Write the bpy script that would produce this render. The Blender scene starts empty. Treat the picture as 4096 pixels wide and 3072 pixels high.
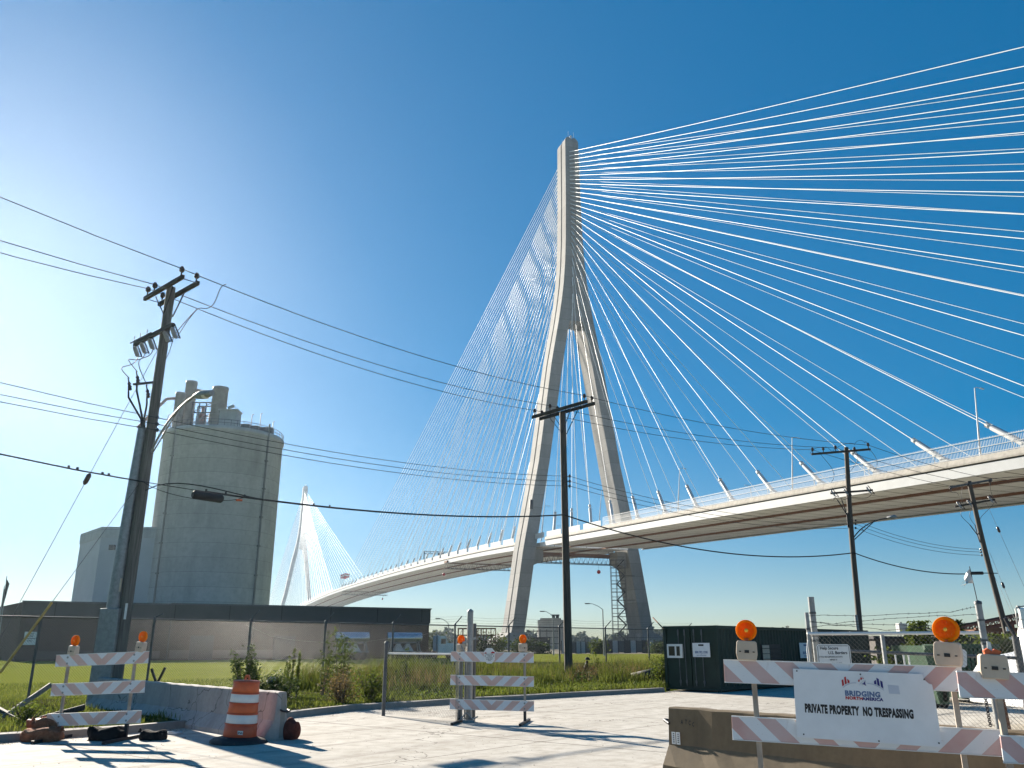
import bpy, bmesh, math, random
import numpy as np
from mathutils import Vector, Matrix
R = math.radians
rnd = random.Random(7)
nrg = np.random.default_rng(11)
SC = bpy.context.scene
COL = SC.collection

# ------------------------------------------------------------------ camera, sky, sun, exposure
EYE, FPX, HORY = 1.65, 3313.0, 2580.0            # eye height, focal length and horizon row of the 4096 x 3072 photograph
PITCH = math.atan((HORY - 1536) / FPX)
cd = bpy.data.cameras.new('camera')
cam = bpy.data.objects.new('camera', cd); COL.objects.link(cam)
cd.sensor_width = 36; cd.lens = FPX / 4096 * 36
cd.clip_start = 0.1; cd.clip_end = 12000
cam.location = (0, 0, EYE); cam.rotation_euler = (R(90) + PITCH, 0, 0)
SC.camera = cam

SUN_AZ, SUN_EL = R(-36), R(22.2)
sunv = Vector((math.sin(SUN_AZ) * math.cos(SUN_EL), math.cos(SUN_AZ) * math.cos(SUN_EL), math.sin(SUN_EL)))
W = bpy.data.worlds.new('World'); SC.world = W; W.use_nodes = True
wn = W.node_tree
bg = wn.nodes['Background']
sky = wn.nodes.new('ShaderNodeTexSky'); sky.sky_type = 'NISHITA'; sky.sun_disc = False
sky.sun_elevation = SUN_EL; sky.sun_rotation = SUN_AZ % (2 * math.pi)
sky.altitude = 0; sky.air_density = 0.8; sky.dust_density = 0.1; sky.ozone_density = 3.0
hs = wn.nodes.new('ShaderNodeHueSaturation'); hs.inputs['Saturation'].default_value = 2.3
gm = wn.nodes.new('ShaderNodeGamma'); gm.inputs[1].default_value = 0.5           # the phone's compressed, vivid sky
wn.links.new(sky.outputs[0], gm.inputs[0]); wn.links.new(gm.outputs[0], hs.inputs['Color'])
wb = wn.nodes.new('ShaderNodeMix'); wb.data_type = 'RGBA'; wb.blend_type = 'MULTIPLY'; wb.inputs[0].default_value = 1; wb.inputs[7].default_value = (1.0, 1, 1.0, 1)
wn.links.new(hs.outputs[0], wb.inputs[6]); wn.links.new(wb.outputs[2], bg.inputs[0])
bg.inputs[1].default_value = 0.085
sl = bpy.data.lights.new('sun', 'SUN'); sl.energy = 5.0; sl.angle = R(0.5); sl.color = (1, 0.90, 0.76)
sun = bpy.data.objects.new('sun', sl); COL.objects.link(sun)
sun.rotation_euler = (-sunv).to_track_quat('-Z', 'Y').to_euler()
SC.view_settings.view_transform = 'Standard'; SC.view_settings.look = 'None'
SC.view_settings.gamma = 1; SC.view_settings.exposure = 1.5
SC.cycles.max_bounces = 8; SC.cycles.transparent_max_bounces = 16; SC.cycles.volume_bounces = 0

# ------------------------------------------------------------------ where a point of the photograph lies in the place
CP, SP = math.cos(PITCH), math.sin(PITCH)
def ray(px, py):
    x, u = px - 2048, 1536 - py
    f = FPX * CP - u * SP
    return x / f, (FPX * SP + u * CP) / f
def G(px, py, z=0.0):                              # the point at height z
    a, b = ray(px, py); Y = (z - EYE) / b
    return Vector((a * Y, Y, z))
def P(px, py, Y):                                  # the point at distance Y
    a, b = ray(px, py)
    return Vector((a * Y, Y, EYE + b * Y))
def on_line(px, py, p0, p1):                       # the point above the plan line p0-p1
    a, b = ray(px, py)
    dx, dy = p1[0] - p0[0], p1[1] - p0[1]
    s = (a * p0[1] - p0[0]) / (dx - a * dy); Y = p0[1] + s * dy
    return Vector((p0[0] + s * dx, Y, EYE + b * Y))

# ------------------------------------------------------------------ mesh helpers
def frame_of(a, b, up=Vector((0, 0, 1))):
    t = (b - a).normalized()
    if abs(t.dot(up)) > 0.98: up = Vector((0, 1, 0))
    u = t.cross(up).normalized(); v = u.cross(t).normalized()
    return t, u, v
class MB:
    def __init__(s): s.v, s.f, s.sm, s.mi = [], [], [], []; s.m = 0
    def add(s, vs, fs, smooth=False):
        o = len(s.v); s.v += [tuple(p) for p in vs]
        for f in fs: s.f.append([i + o for i in f]); s.sm.append(smooth); s.mi.append(s.m)
        return s
    def box(s, c, d, M=None, taper=(1, 1)):
        x, y, z = d[0] / 2, d[1] / 2, d[2] / 2
        vs = [Vector((sx * x * (taper[0] if sz > 0 else 1), sy * y * (taper[1] if sz > 0 else 1), sz * z)) for sz in (-1, 1) for sx, sy in ((-1, -1), (1, -1), (1, 1), (-1, 1))]
        if M is not None: vs = [M @ p for p in vs]
        c = Vector(c)
        return s.add([p + c for p in vs], [(3, 2, 1, 0), (4, 5, 6, 7), (0, 1, 5, 4), (1, 2, 6, 5), (2, 3, 7, 6), (3, 0, 4, 7)])
    def beam(s, a, b, w, h, up=Vector((0, 0, 1))):
        a, b = Vector(a), Vector(b); t, u, v = frame_of(a, b, up)
        q = [(-w / 2, -h / 2), (w / 2, -h / 2), (w / 2, h / 2), (-w / 2, h / 2)]
        vs = [e + u * x + v * y for e in (a, b) for x, y in q]
        return s.add(vs, [(3, 2, 1, 0), (4, 5, 6, 7), (0, 1, 5, 4), (1, 2, 6, 5), (2, 3, 7, 6), (3, 0, 4, 7)])
    def tube(s, path, r, n=8, caps=True, smooth=True):
        path = [Vector(p) for p in path]; k = len(path)
        rs = r if isinstance(r, (list, tuple)) else [r] * k
        vs = []; u = None
        for i, p in enumerate(path):
            t = (path[min(i + 1, k - 1)] - path[max(i - 1, 0)]).normalized()
            if u is None: u = frame_of(p, p + t)[1]
            u = (u - t * u.dot(t)).normalized(); v = t.cross(u)
            for j in range(n):
                a = 2 * math.pi * j / n
                vs.append(p + (u * math.cos(a) + v * math.sin(a)) * rs[i])
        fs = [(i * n + j, i * n + (j + 1) % n, (i + 1) * n + (j + 1) % n, (i + 1) * n + j) for i in range(k - 1) for j in range(n)]
        s.add(vs, fs, smooth)
        if caps: s.add(vs[:n], [tuple(reversed(range(n)))]); s.add(vs[-n:], [tuple(range(n))])
        return s
    def lathe(s, prof, n=20, M=None, c=(0, 0, 0), smooth=True):
        c = Vector(c); vs = []
        for r_, z in prof:
            for j in range(n):
                a = 2 * math.pi * j / n; p = Vector((r_ * math.cos(a), r_ * math.sin(a), z))
                vs.append((M @ p if M is not None else p) + c)
        fs = [(i * n + j, i * n + (j + 1) % n, (i + 1) * n + (j + 1) % n, (i + 1) * n + j) for i in range(len(prof) - 1) for j in range(n)]
        s.add(vs, fs, smooth)
        if prof[0][0] > 1e-4: s.add(vs[:n], [tuple(reversed(range(n)))])
        if prof[-1][0] > 1e-4: s.add(vs[-n:], [tuple(range(n))])
        return s
    def prism(s, poly, y0, y1, M=None):                # polygon in xz, extruded along y
        n = len(poly); vs = [Vector((x, y, z)) for y in (y0, y1) for x, z in poly]
        if M is not None: vs = [M @ p for p in vs]
        fs = [tuple(range(n)), tuple(reversed(range(n, 2 * n)))] + [(j, j + n, (j + 1) % n + n, (j + 1) % n) for j in range(n)]
        return s.add(vs, fs)
    def blob(s, c, d, seed=0, amp=.12, n=14, M=None, sqe=.62):     # a lumpy bag
        g = random.Random(seed); ph = [g.uniform(0, 6.28) for _ in range(8)]
        vs, fs = [], []
        for i in range(n + 1):
            th = math.pi * i / n
            for j in range(2 * n):
                a = math.pi * j / n
                x, y, z = math.sin(th) * math.cos(a), math.sin(th) * math.sin(a), math.cos(th)
                k = 1 + amp * (math.sin(3 * x + ph[0]) * math.cos(4 * y + ph[1]) + .6 * math.sin(7 * x + 5 * z + ph[2]) + .4 * math.sin(11 * y + ph[3]) * math.cos(9 * x + ph[4]))
                z2 = max(z * k, -.8)
                sq = lambda w: math.copysign(abs(w) ** sqe, w)
                p = Vector((sq(x) * k * d[0] / 2, sq(y) * k * d[1] / 2, sq(z2) * d[2] / 2 + .02 * math.sin(x * 6 + ph[5]) * (z > 0)))
                vs.append((M @ p if M is not None else p) + Vector(c))
        m = 2 * n
        for i in range(n):
            for j in range(m): fs.append((i * m + j, (i + 1) * m + j, (i + 1) * m + (j + 1) % m, i * m + (j + 1) % m))
        return s.add(vs, fs, True)
    def build(s, name, mat=None, parent=None, org=None, bevel=0):
        me = bpy.data.meshes.new(name)
        vs = s.v if org is None else [(x - org[0], y - org[1], z - org[2]) for x, y, z in s.v]
        me.from_pydata(vs, [], s.f); me.polygons.foreach_set('use_smooth', s.sm)
        for m in (mat if isinstance(mat, (list, tuple)) else [mat]): me.materials.append(m)
        me.polygons.foreach_set('material_index', s.mi)
        o = bpy.data.objects.new(name, me); COL.objects.link(o)
        if parent is not None: o.parent = parent
        if bevel:
            b = o.modifiers.new('bevel', 'BEVEL'); b.width = bevel; b.segments = 2; b.limit_method = 'ANGLE'; b.angle_limit = R(40)
        return o
def tri_mesh(name, V, F, mat, parent=None):
    me = bpy.data.meshes.new(name); n, m = len(V), len(F); k = F.shape[1]
    me.vertices.add(n); me.vertices.foreach_set('co', V.astype(np.float32).ravel())
    me.loops.add(m * k); me.loops.foreach_set('vertex_index', F.astype(np.int32).ravel())
    me.polygons.add(m); me.polygons.foreach_set('loop_start', np.arange(0, m * k, k, dtype=np.int32))
    me.update(calc_edges=True); me.materials.append(mat)
    o = bpy.data.objects.new(name, me); COL.objects.link(o)
    if parent is not None: o.parent = parent
    return o
def tag(o, label=None, cat=None, group=None, kind=None):
    if label: o['label'] = label
    if cat: o['category'] = cat
    if group: o['group'] = group
    if kind: o['kind'] = kind
    return o
def thing(name, label, cat, loc=(0, 0, 0), rz=0, group=None):
    o = bpy.data.objects.new(name, None); COL.objects.link(o); o.empty_display_size = .3
    o.location = loc; o.rotation_euler = (0, 0, rz)
    return tag(o, label, cat, group)
def dup(root, loc=None, rz=None, label=None, parent=None):
    c = root.copy(); COL.objects.link(c)
    if parent is not None: c.parent = parent
    if loc is not None: c.location = loc
    if rz is not None: c.rotation_euler = (0, 0, rz)
    if label: c['label'] = label
    for ch in list(root.children): dup(ch, parent=c)
    return c
def text(name, s, size, loc, mat, parent, sx=1.0, off=0.0, rot=(R(90), 0, 0), align='LEFT', ext=.0008):
    cu = bpy.data.curves.new(name, 'FONT'); cu.body = s; cu.size = size; cu.extrude = ext; cu.offset = off
    cu.align_x = align; cu.materials.append(mat); cu.resolution_u = 3
    o = bpy.data.objects.new(name, cu); COL.objects.link(o)
    o.location = loc; o.rotation_euler = rot; o.scale = (sx, 1, 1); o.parent = parent
    return o

# ------------------------------------------------------------------ materials
class NT:
    def __init__(s, name):
        s.m = bpy.data.materials.new(name); s.m.use_nodes = True; s.t = s.m.node_tree
        s.b = s.t.nodes['Principled BSDF']; s.out = s.t.nodes['Material Output']
        s.b.inputs['Specular IOR Level'].default_value = .5
    def n(s, typ, props=None, **ins):
        k = s.t.nodes.new(typ)
        for a, v in (props or {}).items(): setattr(k, a, v)
        for a, v in ins.items():
            i = k.inputs[int(a[1:])] if a[0] == '_' and a[1:].isdigit() else k.inputs[a.replace('_', ' ')]
            if isinstance(v, bpy.types.NodeSocket): s.t.links.new(v, i)
            else: i.default_value = v
        return k
    def co(s): return s.n('ShaderNodeTexCoord').outputs['Object']
    def pos(s): return s.n('ShaderNodeNewGeometry').outputs['Position']
    def math(s, op, a, b=0.0, c=0.0): return s.n('ShaderNodeMath', {'operation': op}, _0=a, _1=b, _2=c).outputs[0]
    def sep(s, v): return s.n('ShaderNodeSeparateXYZ', None, _0=v).outputs
    def noise(s, v, scale, detail=4, rough=.55, sc=None):
        if sc: v = s.n('ShaderNodeMapping', None, Vector=v, Scale=sc).outputs[0]
        return s.n('ShaderNodeTexNoise', None, Vector=v, Scale=scale, Detail=detail, Roughness=rough).outputs['Fac']
    def ramp(s, f, stops):
        k = s.n('ShaderNodeValToRGB', None, Fac=f); e = k.color_ramp.elements
        while len(e) < len(stops): e.new(.5)
        for q, (p, c) in zip(e, stops):
            q.position = p; q.color = (*c, 1) if not isinstance(c, (int, float)) else (c, c, c, 1)
        return k.outputs[0]
    def mix(s, f, a, b):
        A = a if isinstance(a, bpy.types.NodeSocket) else (*a, 1); B = b if isinstance(b, bpy.types.NodeSocket) else (*b, 1)
        k = s.n('ShaderNodeMix', {'data_type': 'RGBA'}); 
        for i, v in ((0, f), (6, A), (7, B)):
            if isinstance(v, bpy.types.NodeSocket): s.t.links.new(v, k.inputs[i])
            else: k.inputs[i].default_value = v
        return k.outputs[2]
    def bump(s, h, strength=.3, dist=.02):
        k = s.n('ShaderNodeBump', None, Height=h, Strength=strength, Distance=dist); s.t.links.new(k.outputs[0], s.b.inputs['Normal'])
    def set(s, **k):
        for a, v in k.items():
            i = s.b.inputs[a.replace('_', ' ')]
            if isinstance(v, bpy.types.NodeSocket): s.t.links.new(v, i)
            else: i.default_value = (*v, 1) if isinstance(v, tuple) and len(v) == 3 else v
        return s
def M(name, col, rough=.6, metal=0., var=.25, scale=3., bump=0., sc=None, detail=5, dist=.02):
    k = NT(name); f = k.noise(k.co(), scale, detail, .6, sc)
    lo, hi = tuple(c * (1 - var) for c in col), tuple(min(1, c * (1 + var)) for c in col)
    k.set(Base_Color=k.ramp(f, [(.3, lo), (.7, hi)]), Roughness=rough, Metallic=metal)
    if bump: k.bump(f, bump, dist)
    return k.m
def leafmat(name, c1, c2, trans=.4, rough=.5, island=True):
    k = NT(name)
    f = k.n('ShaderNodeNewGeometry').outputs['Random Per Island'] if island else k.noise(k.pos(), 1.2)
    c = k.ramp(f, [(0, c1), (1, c2)])
    k.set(Base_Color=c, Roughness=.75, Specular_IOR_Level=.15)
    tr = k.n('ShaderNodeBsdfTranslucent', None, Color=c)
    mx = k.n('ShaderNodeMixShader', None, _0=trans, _1=k.b.outputs[0], _2=tr.outputs[0])
    k.t.links.new(mx.outputs[0], k.out.inputs[0])
    return k.m
def concrete(name, col, joint=0., pour=.0, stain=.5, scale=.25, fine=8., bump=.15, coat=None, crack=0.):
    k = NT(name); p = k.co()
    a = k.noise(p, scale, 6, .6); st = k.noise(p, scale * 2, 5, .6, (1, 1, .18)); fi = k.noise(p, fine, 4, .6)
    c = k.mix(k.math('MULTIPLY', k.ramp(st, [(.45, 0.), (.72, 1.)]), stain), col, tuple(x * .55 for x in col))
    c = k.mix(k.ramp(a, [(.35, 0.), (.75, .6)]), c, coat or tuple(min(1, x * 1.25) for x in col))
    c = k.mix(k.ramp(fi, [(.3, .35), (.6, 0.)]), c, tuple(x * .6 for x in col))
    if joint:
        z = k.sep(p)[2]; fr = k.math('FRACT', k.math('DIVIDE', z, joint))
        wn_ = k.n('ShaderNodeTexWhiteNoise', {'noise_dimensions': '1D'}, W=k.math('FLOOR', k.math('ADD', k.math('DIVIDE', z, joint), .5))).outputs['Value']
        c = k.mix(k.math('MULTIPLY', wn_, pour), c, tuple(x * .62 for x in col))
        ln = k.math('LESS_THAN', k.math('ABSOLUTE', k.math('SUBTRACT', fr, .5)), .012)
        c = k.mix(k.math('MULTIPLY', ln, .55), c, tuple(x * .3 for x in col))
    if crack:
        w = k.n('ShaderNodeTexNoise', None, Vector=p, Scale=2.5).outputs['Color']
        q = k.n('ShaderNodeVectorMath', {'operation': 'MULTIPLY_ADD'}, _0=w, _1=(.4, .4, .4), _2=p).outputs[0]
        vo = k.n('ShaderNodeTexVoronoi', {'feature': 'DISTANCE_TO_EDGE'}, Vector=q, Scale=crack).outputs[0]
        c = k.mix(k.math('MULTIPLY', k.math('LESS_THAN', vo, .006), .8), c, tuple(x * .25 for x in col))
    k.set(Base_Color=c, Roughness=.85); k.bump(k.math('ADD', a, k.math('MULTIPLY', fi, .4)), bump, .02)
    return k.m

m_bridge = concrete('bridge_concrete', (.265, .265, .255), joint=4.6, pour=.5, stain=.8, scale=.16, fine=1.6)
m_parapet = concrete('parapet_concrete', (.42, .39, .34), stain=.8, scale=.5, fine=2.)
m_barrier = concrete('old_barrier_concrete', (.36, .345, .33), stain=.7, scale=1.2, fine=12, coat=(.40, .355, .33), crack=.9)
m_brown = concrete('brown_barrier_concrete', (.17, .125, .075), stain=.75, scale=1.3, fine=14, coat=(.20, .15, .085))
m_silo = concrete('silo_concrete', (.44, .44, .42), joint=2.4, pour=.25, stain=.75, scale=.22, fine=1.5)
m_kerb = concrete('kerb_concrete', (.26, .245, .22), stain=.6, scale=.8, fine=9)
m_white_steel = M('white_painted_steel', (.52, .53, .53), .45, 0, .08, .4)
m_under = NT('deck_underside')
p_ = m_under.co()
def dot_(v): return m_under.n('ShaderNodeVectorMath', {'operation': 'DOT_PRODUCT'}, _0=p_, _1=v).outputs['Value']
sd, td = dot_((-.35293, .93565, 0)), dot_((.93565, .35293, 0))
jl = m_under.math('LESS_THAN', m_under.math('FRACT', m_under.math('DIVIDE', sd, 4.8)), .07)
j2 = m_under.math('LESS_THAN', m_under.math('FRACT', m_under.math('DIVIDE', td, 6.2)), .025)
cc = m_under.ramp(m_under.noise(p_, .15, 5, .6, (.3, 1, 1)), [(.3, (.66, .66, .64)), (.7, (.80, .80, .78))])
m_under.set(Base_Color=m_under.mix(m_under.math('MAXIMUM', jl, j2), cc, (.10, .085, .065)), Roughness=.6); m_under = m_under.m
m_cable = M('white_cable_sheath', (.80, .80, .78), .4, 0, .03, 1)
m_galv = M('galvanised_steel', (.27, .28, .28), .5, .4, .2, 9)
m_galv_dull = M('dull_galvanised_steel', (.10, .105, .11), .55, .35, .25, 6)
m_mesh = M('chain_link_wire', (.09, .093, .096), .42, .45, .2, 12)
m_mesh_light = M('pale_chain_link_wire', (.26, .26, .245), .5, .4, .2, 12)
m_rust = M('rusty_steel', (.17, .08, .045), .8, .2, .4, 5, .2)
m_darkmetal = M('dark_metal', (.035, .035, .04), .5, .5, .3, 6)
m_black = M('black_rubber', (.018, .018, .02), .7, 0, .3, 6)
m_wood_grey = M('glare_paled_pole_wood', (.135, .125, .11), .85, 0, .4, 5, .35, (6, 6, .25))  # left pole's wood, its colour paled for the glare veiling it
m_wood = M('creosoted_pole_wood', (.075, .062, .05), .8, 0, .45, 5, .35, (6, 6, .25))
m_wood_pale = M('weathered_grey_wood', (.21, .195, .175), .8, 0, .3, 4, .3, (6, 6, .3))
m_arm = M('crossarm_wood', (.045, .036, .03), .8, 0, .4, 4, .2)
m_porc = M('brown_porcelain', (.05, .035, .03), .18, 0, .2, 5)
m_porc_grey = M('grey_insulator', (.32, .33, .35), .3, 0, .1, 5)
m_wire = M('dark_wire', (.022, .022, .026), .5, 0, .1, 1)
m_beige = M('beige_plastic', (.52, .42, .32), .55, 0, .1, 6)
m_sign = M('white_sign_face', (.70, .72, .74), .4, 0, .06, 3.5)
m_plate = M('white_plate', (.72, .72, .70), .4, 0, .05, 5)
m_ink = M('black_ink', (.012, .012, .014), .5, 0, .1, 5)
m_red = M('red_ink', (.42, .015, .015), .45, 0, .05, 5)
m_navy = M('navy_ink', (.012, .014, .16), .45, 0, .05, 5)
m_slate = M('slate_blue_ink', (.10, .16, .30), .45, 0, .15, 9)
m_greyink = M('pale_grey_ink', (.48, .52, .60), .45, 0, .05, 5)
m_orange = M('orange_plastic', (.62, .11, .025), .45, 0, .15, 6)
m_orange_dark = M('weathered_orange_plastic', (.50, .085, .03), .5, 0, .2, 5)
m_bandwhite = M('white_reflective_band', (.72, .72, .70), .4, 0, .08, 6)
def cloth(name, col):
    k = NT(name); p = k.co(); f = k.noise(p, 7, 6, .7); wv = k.math('ADD', k.math('SINE', k.math('MULTIPLY', k.sep(p)[0], 300)), k.math('SINE', k.math('MULTIPLY', k.sep(p)[2], 300)))
    k.set(Base_Color=k.ramp(f, [(.3, tuple(c * .55 for c in col)), (.7, tuple(min(1, c * 1.4) for c in col))]), Roughness=.9, Specular_IOR_Level=.15)
    k.bump(k.math('ADD', k.math('MULTIPLY', f, 4.), k.math('MULTIPLY', wv, .12)), 1., .03); return k.m
m_sandbag = cloth('orange_sandbag_cloth', (.36, .14, .075))
m_redbag = cloth('dark_red_sandbag_cloth', (.19, .055, .04))
m_blackbag = cloth('black_sandbag_cloth', (.018, .018, .02))
k = NT('dark_green_container_paint'); p = k.co(); n_ = k.noise(p, 1.5, 5); r_n = k.noise(p, 2.2, 7, .75, (1, 1, .35))
k.set(Base_Color=k.mix(k.ramp(r_n, [(.62, 0.), (.70, .85)]), k.ramp(n_, [(.3, (.006, .017, .010)), (.7, (.014, .034, .022))]), (.06, .028, .014)), Roughness=.6); k.bump(r_n, .15, .02); m_green = k.m
m_brick = NT('brown_brick_wall')
bt = m_brick.n('ShaderNodeTexBrick', None, Vector=m_brick.n('ShaderNodeMapping', None, Vector=m_brick.co(), Rotation=(R(90), 0, 0)).outputs[0], Scale=1.0, Color1=(.062, .046, .040, 1), Color2=(.046, .036, .032, 1), Mortar=(.04, .034, .031, 1))
bt.inputs['Brick Width'].default_value = .6; bt.inputs['Row Height'].default_value = .2; bt.inputs['Mortar Size'].default_value = .015
m_brick.set(Base_Color=m_brick.mix(m_brick.ramp(m_brick.noise(m_brick.co(), .12, 5), [(.35, 0.), (.7, .6)]), bt.outputs[0], (.036, .031, .030)), Roughness=.9, Specular_IOR_Level=.1); m_brick = m_brick.m
m_siding = M('grey_metal_fascia', (.060, .052, .048), .7, 0, .15, .3)
m_whitewall = M('pale_metal_siding', (.40, .41, .41), .6, 0, .08, .2)
m_tank = M('dusty_steel_tank', (.20, .19, .17), .6, .1, .2, .6)
m_pipe_red = M('dusty_red_pipe', (.24, .13, .11), .6, 0, .15, 2)
m_glass = NT('dark_window_glass').set(Base_Color=(.02, .025, .03), Roughness=.08).m
m_chrome = M('polished_tank_steel', (.42, .47, .52), .22, .85, .1, 1)
m_truckwhite = M('white_truck_paint', (.68, .69, .70), .3, 0, .06, 1)
m_cloth_white = M('white_flag_cloth', (.75, .74, .71), .8, 0, .1, 8)
m_skin = M('dark_clothing', (.014, .014, .016), .85, 0, .3, 8)
m_yellow = M('faded_yellow_plastic', (.55, .34, .08), .55, 0, .2, 6)
m_bark = M('bark', (.07, .055, .04), .9, 0, .3, 8, .3)
m_paper = M('white_litter_paper', (.70, .70, .68), .7, 0, .1, 8)
m_conveyor = M('rust_red_conveyor_steel', (.16, .07, .05), .7, .1, .35, .8)
m_treehaze = leafmat('distant_foliage', (.045, .060, .030), (.08, .10, .05), .2)
m_leaf = leafmat('weed_leaves', (.055, .085, .014), (.14, .17, .03), .5)
m_leaf_dark = leafmat('dark_shrub_leaves', (.03, .05, .015), (.07, .095, .025), .35)
m_leaf_tree = leafmat('yellow_green_leaves', (.05, .075, .015), (.12, .15, .03), .4)
m_grass = leafmat('grass_blades', (.055, .080, .012), (.155, .175, .032), .5)
m_dry = leafmat('dry_grass_stalks', (.12, .085, .035), (.22, .16, .07), .4)
m_russet = leafmat('russet_weed_stalks', (.075, .035, .02), (.15, .07, .035), .35)
# amber warning lens: sunlight from behind glows through it
k = NT('amber_lens'); cx_ = k.sep(k.co()); rg = k.math('ADD', k.math('SINE', k.math('MULTIPLY', cx_[0], 520)), k.math('SINE', k.math('MULTIPLY', cx_[2], 520)))
lc_ = k.ramp(k.noise(k.co(), 22, 3), [(.3, (.62, .20, .004)), (.7, (.90, .42, .012))])
k.set(Base_Color=lc_, Roughness=.16); k.bump(rg, .8, .004)
tr = k.n('ShaderNodeBsdfTranslucent', None, Color=k.ramp(k.noise(k.co(), 30, 4), [(.3, (.95, .36, .006)), (.68, (1., .62, .02))]))
mx = k.n('ShaderNodeMixShader', None, _0=.66, _1=k.b.outputs[0], _2=tr.outputs[0]); k.t.links.new(mx.outputs[0], k.out.inputs[0]); m_amber = k.m
k = NT('clear_lens').set(Base_Color=(.7, .72, .7), Roughness=.2); m_clear = k.m
# barricade boards: faded orange chevrons on white, meeting at the board's middle
def stripes(name, period, ink, xc=0.0, flip=1, frac=.5):
    k = NT(name); p = k.co(); x, y, z = k.sep(p)
    u = k.math('SUBTRACT', k.math('ABSOLUTE', k.math('SUBTRACT', x, xc)), k.math('MULTIPLY', z, flip * 1.05))
    on = k.math('LESS_THAN', k.math('FRACT', k.math('DIVIDE', k.math('ADD', u, 20 * period), period)), frac)
    fade = k.ramp(k.noise(p, 2.2, 5), [(.3, .65), (.7, 1.)])
    white = k.mix(k.ramp(k.noise(p, 7, 6, .7), [(.55, 0.), (.8, .5)]), (.68, .70, .72), (.50, .49, .47))
    c = k.mix(k.math('MULTIPLY', on, fade), white, ink)
    wear = k.math('MAXIMUM', k.ramp(k.noise(p, 24, 6, .75, (1, 1, 3)), [(.63, 0.), (.70, .8)]), k.math('MULTIPLY', k.ramp(k.noise(p, 5, 6, .7, (3, 1, .5)), [(.6, 0.), (.8, 1.)]), .4))
    k.set(Base_Color=k.mix(wear, c, (.32, .24, .22)), Roughness=.45)
    return k.m
m_stripe_far = stripes('faded_striped_board', .36, (.62, .37, .30), 0, 1)
m_stripe_near = stripes('large_striped_board', .34, (.52, .30, .27), .05, 1)
m_stripe_edge = stripes('striped_board_left_slant', .34, (.52, .26, .23), 30.0, 1)
# ------------------------------------------------------------------ ground, lawn, road, kerb
K = [G(-900, 3040), G(-300, 2998), G(0, 2970), G(570, 2930), G(1160, 2872), G(1423, 2842), G(1886, 2812), G(2394, 2782), G(2660, 2768)]
k = NT('ground_grass'); p = k.pos(); x, y, z = k.sep(p)
n1, n2, n3 = k.noise(p, .09, 6), k.noise(p, 1.3, 5, .7), k.noise(p, 9., 5, .75, (1, .35, 1))
lawn = k.ramp(n1, [(.3, (.185, .205, .034)), (.7, (.235, .245, .048))])
lawn = k.mix(k.ramp(n3, [(.35, .55), (.65, 0.)]), lawn, (.085, .110, .022))
lawn = k.mix(k.ramp(n2, [(.4, .35), (.62, 0.)]), lawn, (.11, .135, .03))
dirt = k.ramp(n2, [(.3, (.20, .185, .145)), (.7, (.34, .315, .26))])
far = k.math('GREATER_THAN', k.math('ADD', y, k.math('MULTIPLY', n2, 6)), 172)
yard = k.math('GREATER_THAN', k.math('ADD', k.math('SUBTRACT', x, k.math('MULTIPLY', y, .16)), k.math('MULTIPLY', n1, 3)), 5.4)
c = k.mix(k.math('MAXIMUM', far, yard), lawn, dirt)
k.set(Base_Color=c, Roughness=1., Specular_IOR_Level=.0); k.bump(n3, .5, .05); m_ground = k.m
g = MB(); xs = [-6000, -600, -150, -40, -15, 0, 15, 40, 150, 600, 6000]; ys = [-300, 0, 15, 30, 50, 80, 130, 250, 600, 1500, 9000]
g.add([(a, b, 0) for b in ys for a in xs], [(j * 11 + i, j * 11 + i + 1, (j + 1) * 11 + i + 1, (j + 1) * 11 + i) for j in range(10) for i in range(10)])
tag(g.build('ground', m_ground), 'mown yellow green grass field beyond the fence', None, None, 'structure')

k = NT('concrete_road'); p = k.pos()
ang = R(51); pr = k.n('ShaderNodeMapping', None, Vector=p, Rotation=(0, 0, -ang)).outputs[0]; x, y, z = k.sep(pr)
n1, n2, n3, n4 = k.noise(pr, .35, 6, .6, (.25, 1, 1)), k.noise(p, 3, 6, .65), k.noise(p, 30, 4, .7), k.noise(pr, 1.4, 6, .7, (.12, 1, 1))
c = k.ramp(n1, [(.3, (.42, .395, .35)), (.7, (.54, .515, .465))])
c = k.mix(k.ramp(n2, [(.35, .55), (.6, 0.)]), c, (.27, .24, .195))
c = k.mix(k.ramp(n4, [(.55, 0.), (.72, .7)]), c, (.22, .19, .15))
c = k.mix(k.ramp(n3, [(.30, .7), (.38, 0.)]), c, (.14, .12, .10))
wob = k.math('MULTIPLY', k.noise(p, .8, 4), .16)
def joint(v, per, off, wd): return k.math('LESS_THAN', k.math('ABSOLUTE', k.math('SUBTRACT', k.math('FRACT', k.math('DIVIDE', k.math('ADD', v, off), per)), .5)), wd)
jn = k.math('MAXIMUM', joint(k.math('ADD', x, k.math('MULTIPLY', wob, .25)), 5.6, 1.2, .0055), joint(k.math('ADD', y, k.math('MULTIPLY', wob, .25)), 4.1, .55, .0045))
vo = k.n('ShaderNodeTexVoronoi', {'feature': 'DISTANCE_TO_EDGE'}, Vector=k.n('ShaderNodeVectorMath', {'operation': 'MULTIPLY_ADD'}, _0=k.n('ShaderNodeTexNoise', None, Vector=p, Scale=1.3, Detail=5).outputs['Color'], _1=(2.2, 2.2, 0), _2=p).outputs[0], Scale=.13).outputs[0]
cr = k.math('LESS_THAN', vo, .0022)
c = k.mix(k.math('MULTIPLY', k.math('MAXIMUM', jn, cr), .72), c, (.07, .06, .05))
ty = k.ramp(k.noise(pr, .8, 5, .7, (.06, 1.6, 1)), [(.56, 0.), (.68, 1.)]); c = k.mix(k.math('MULTIPLY', ty, .45), c, (.15, .13, .11))
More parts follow.
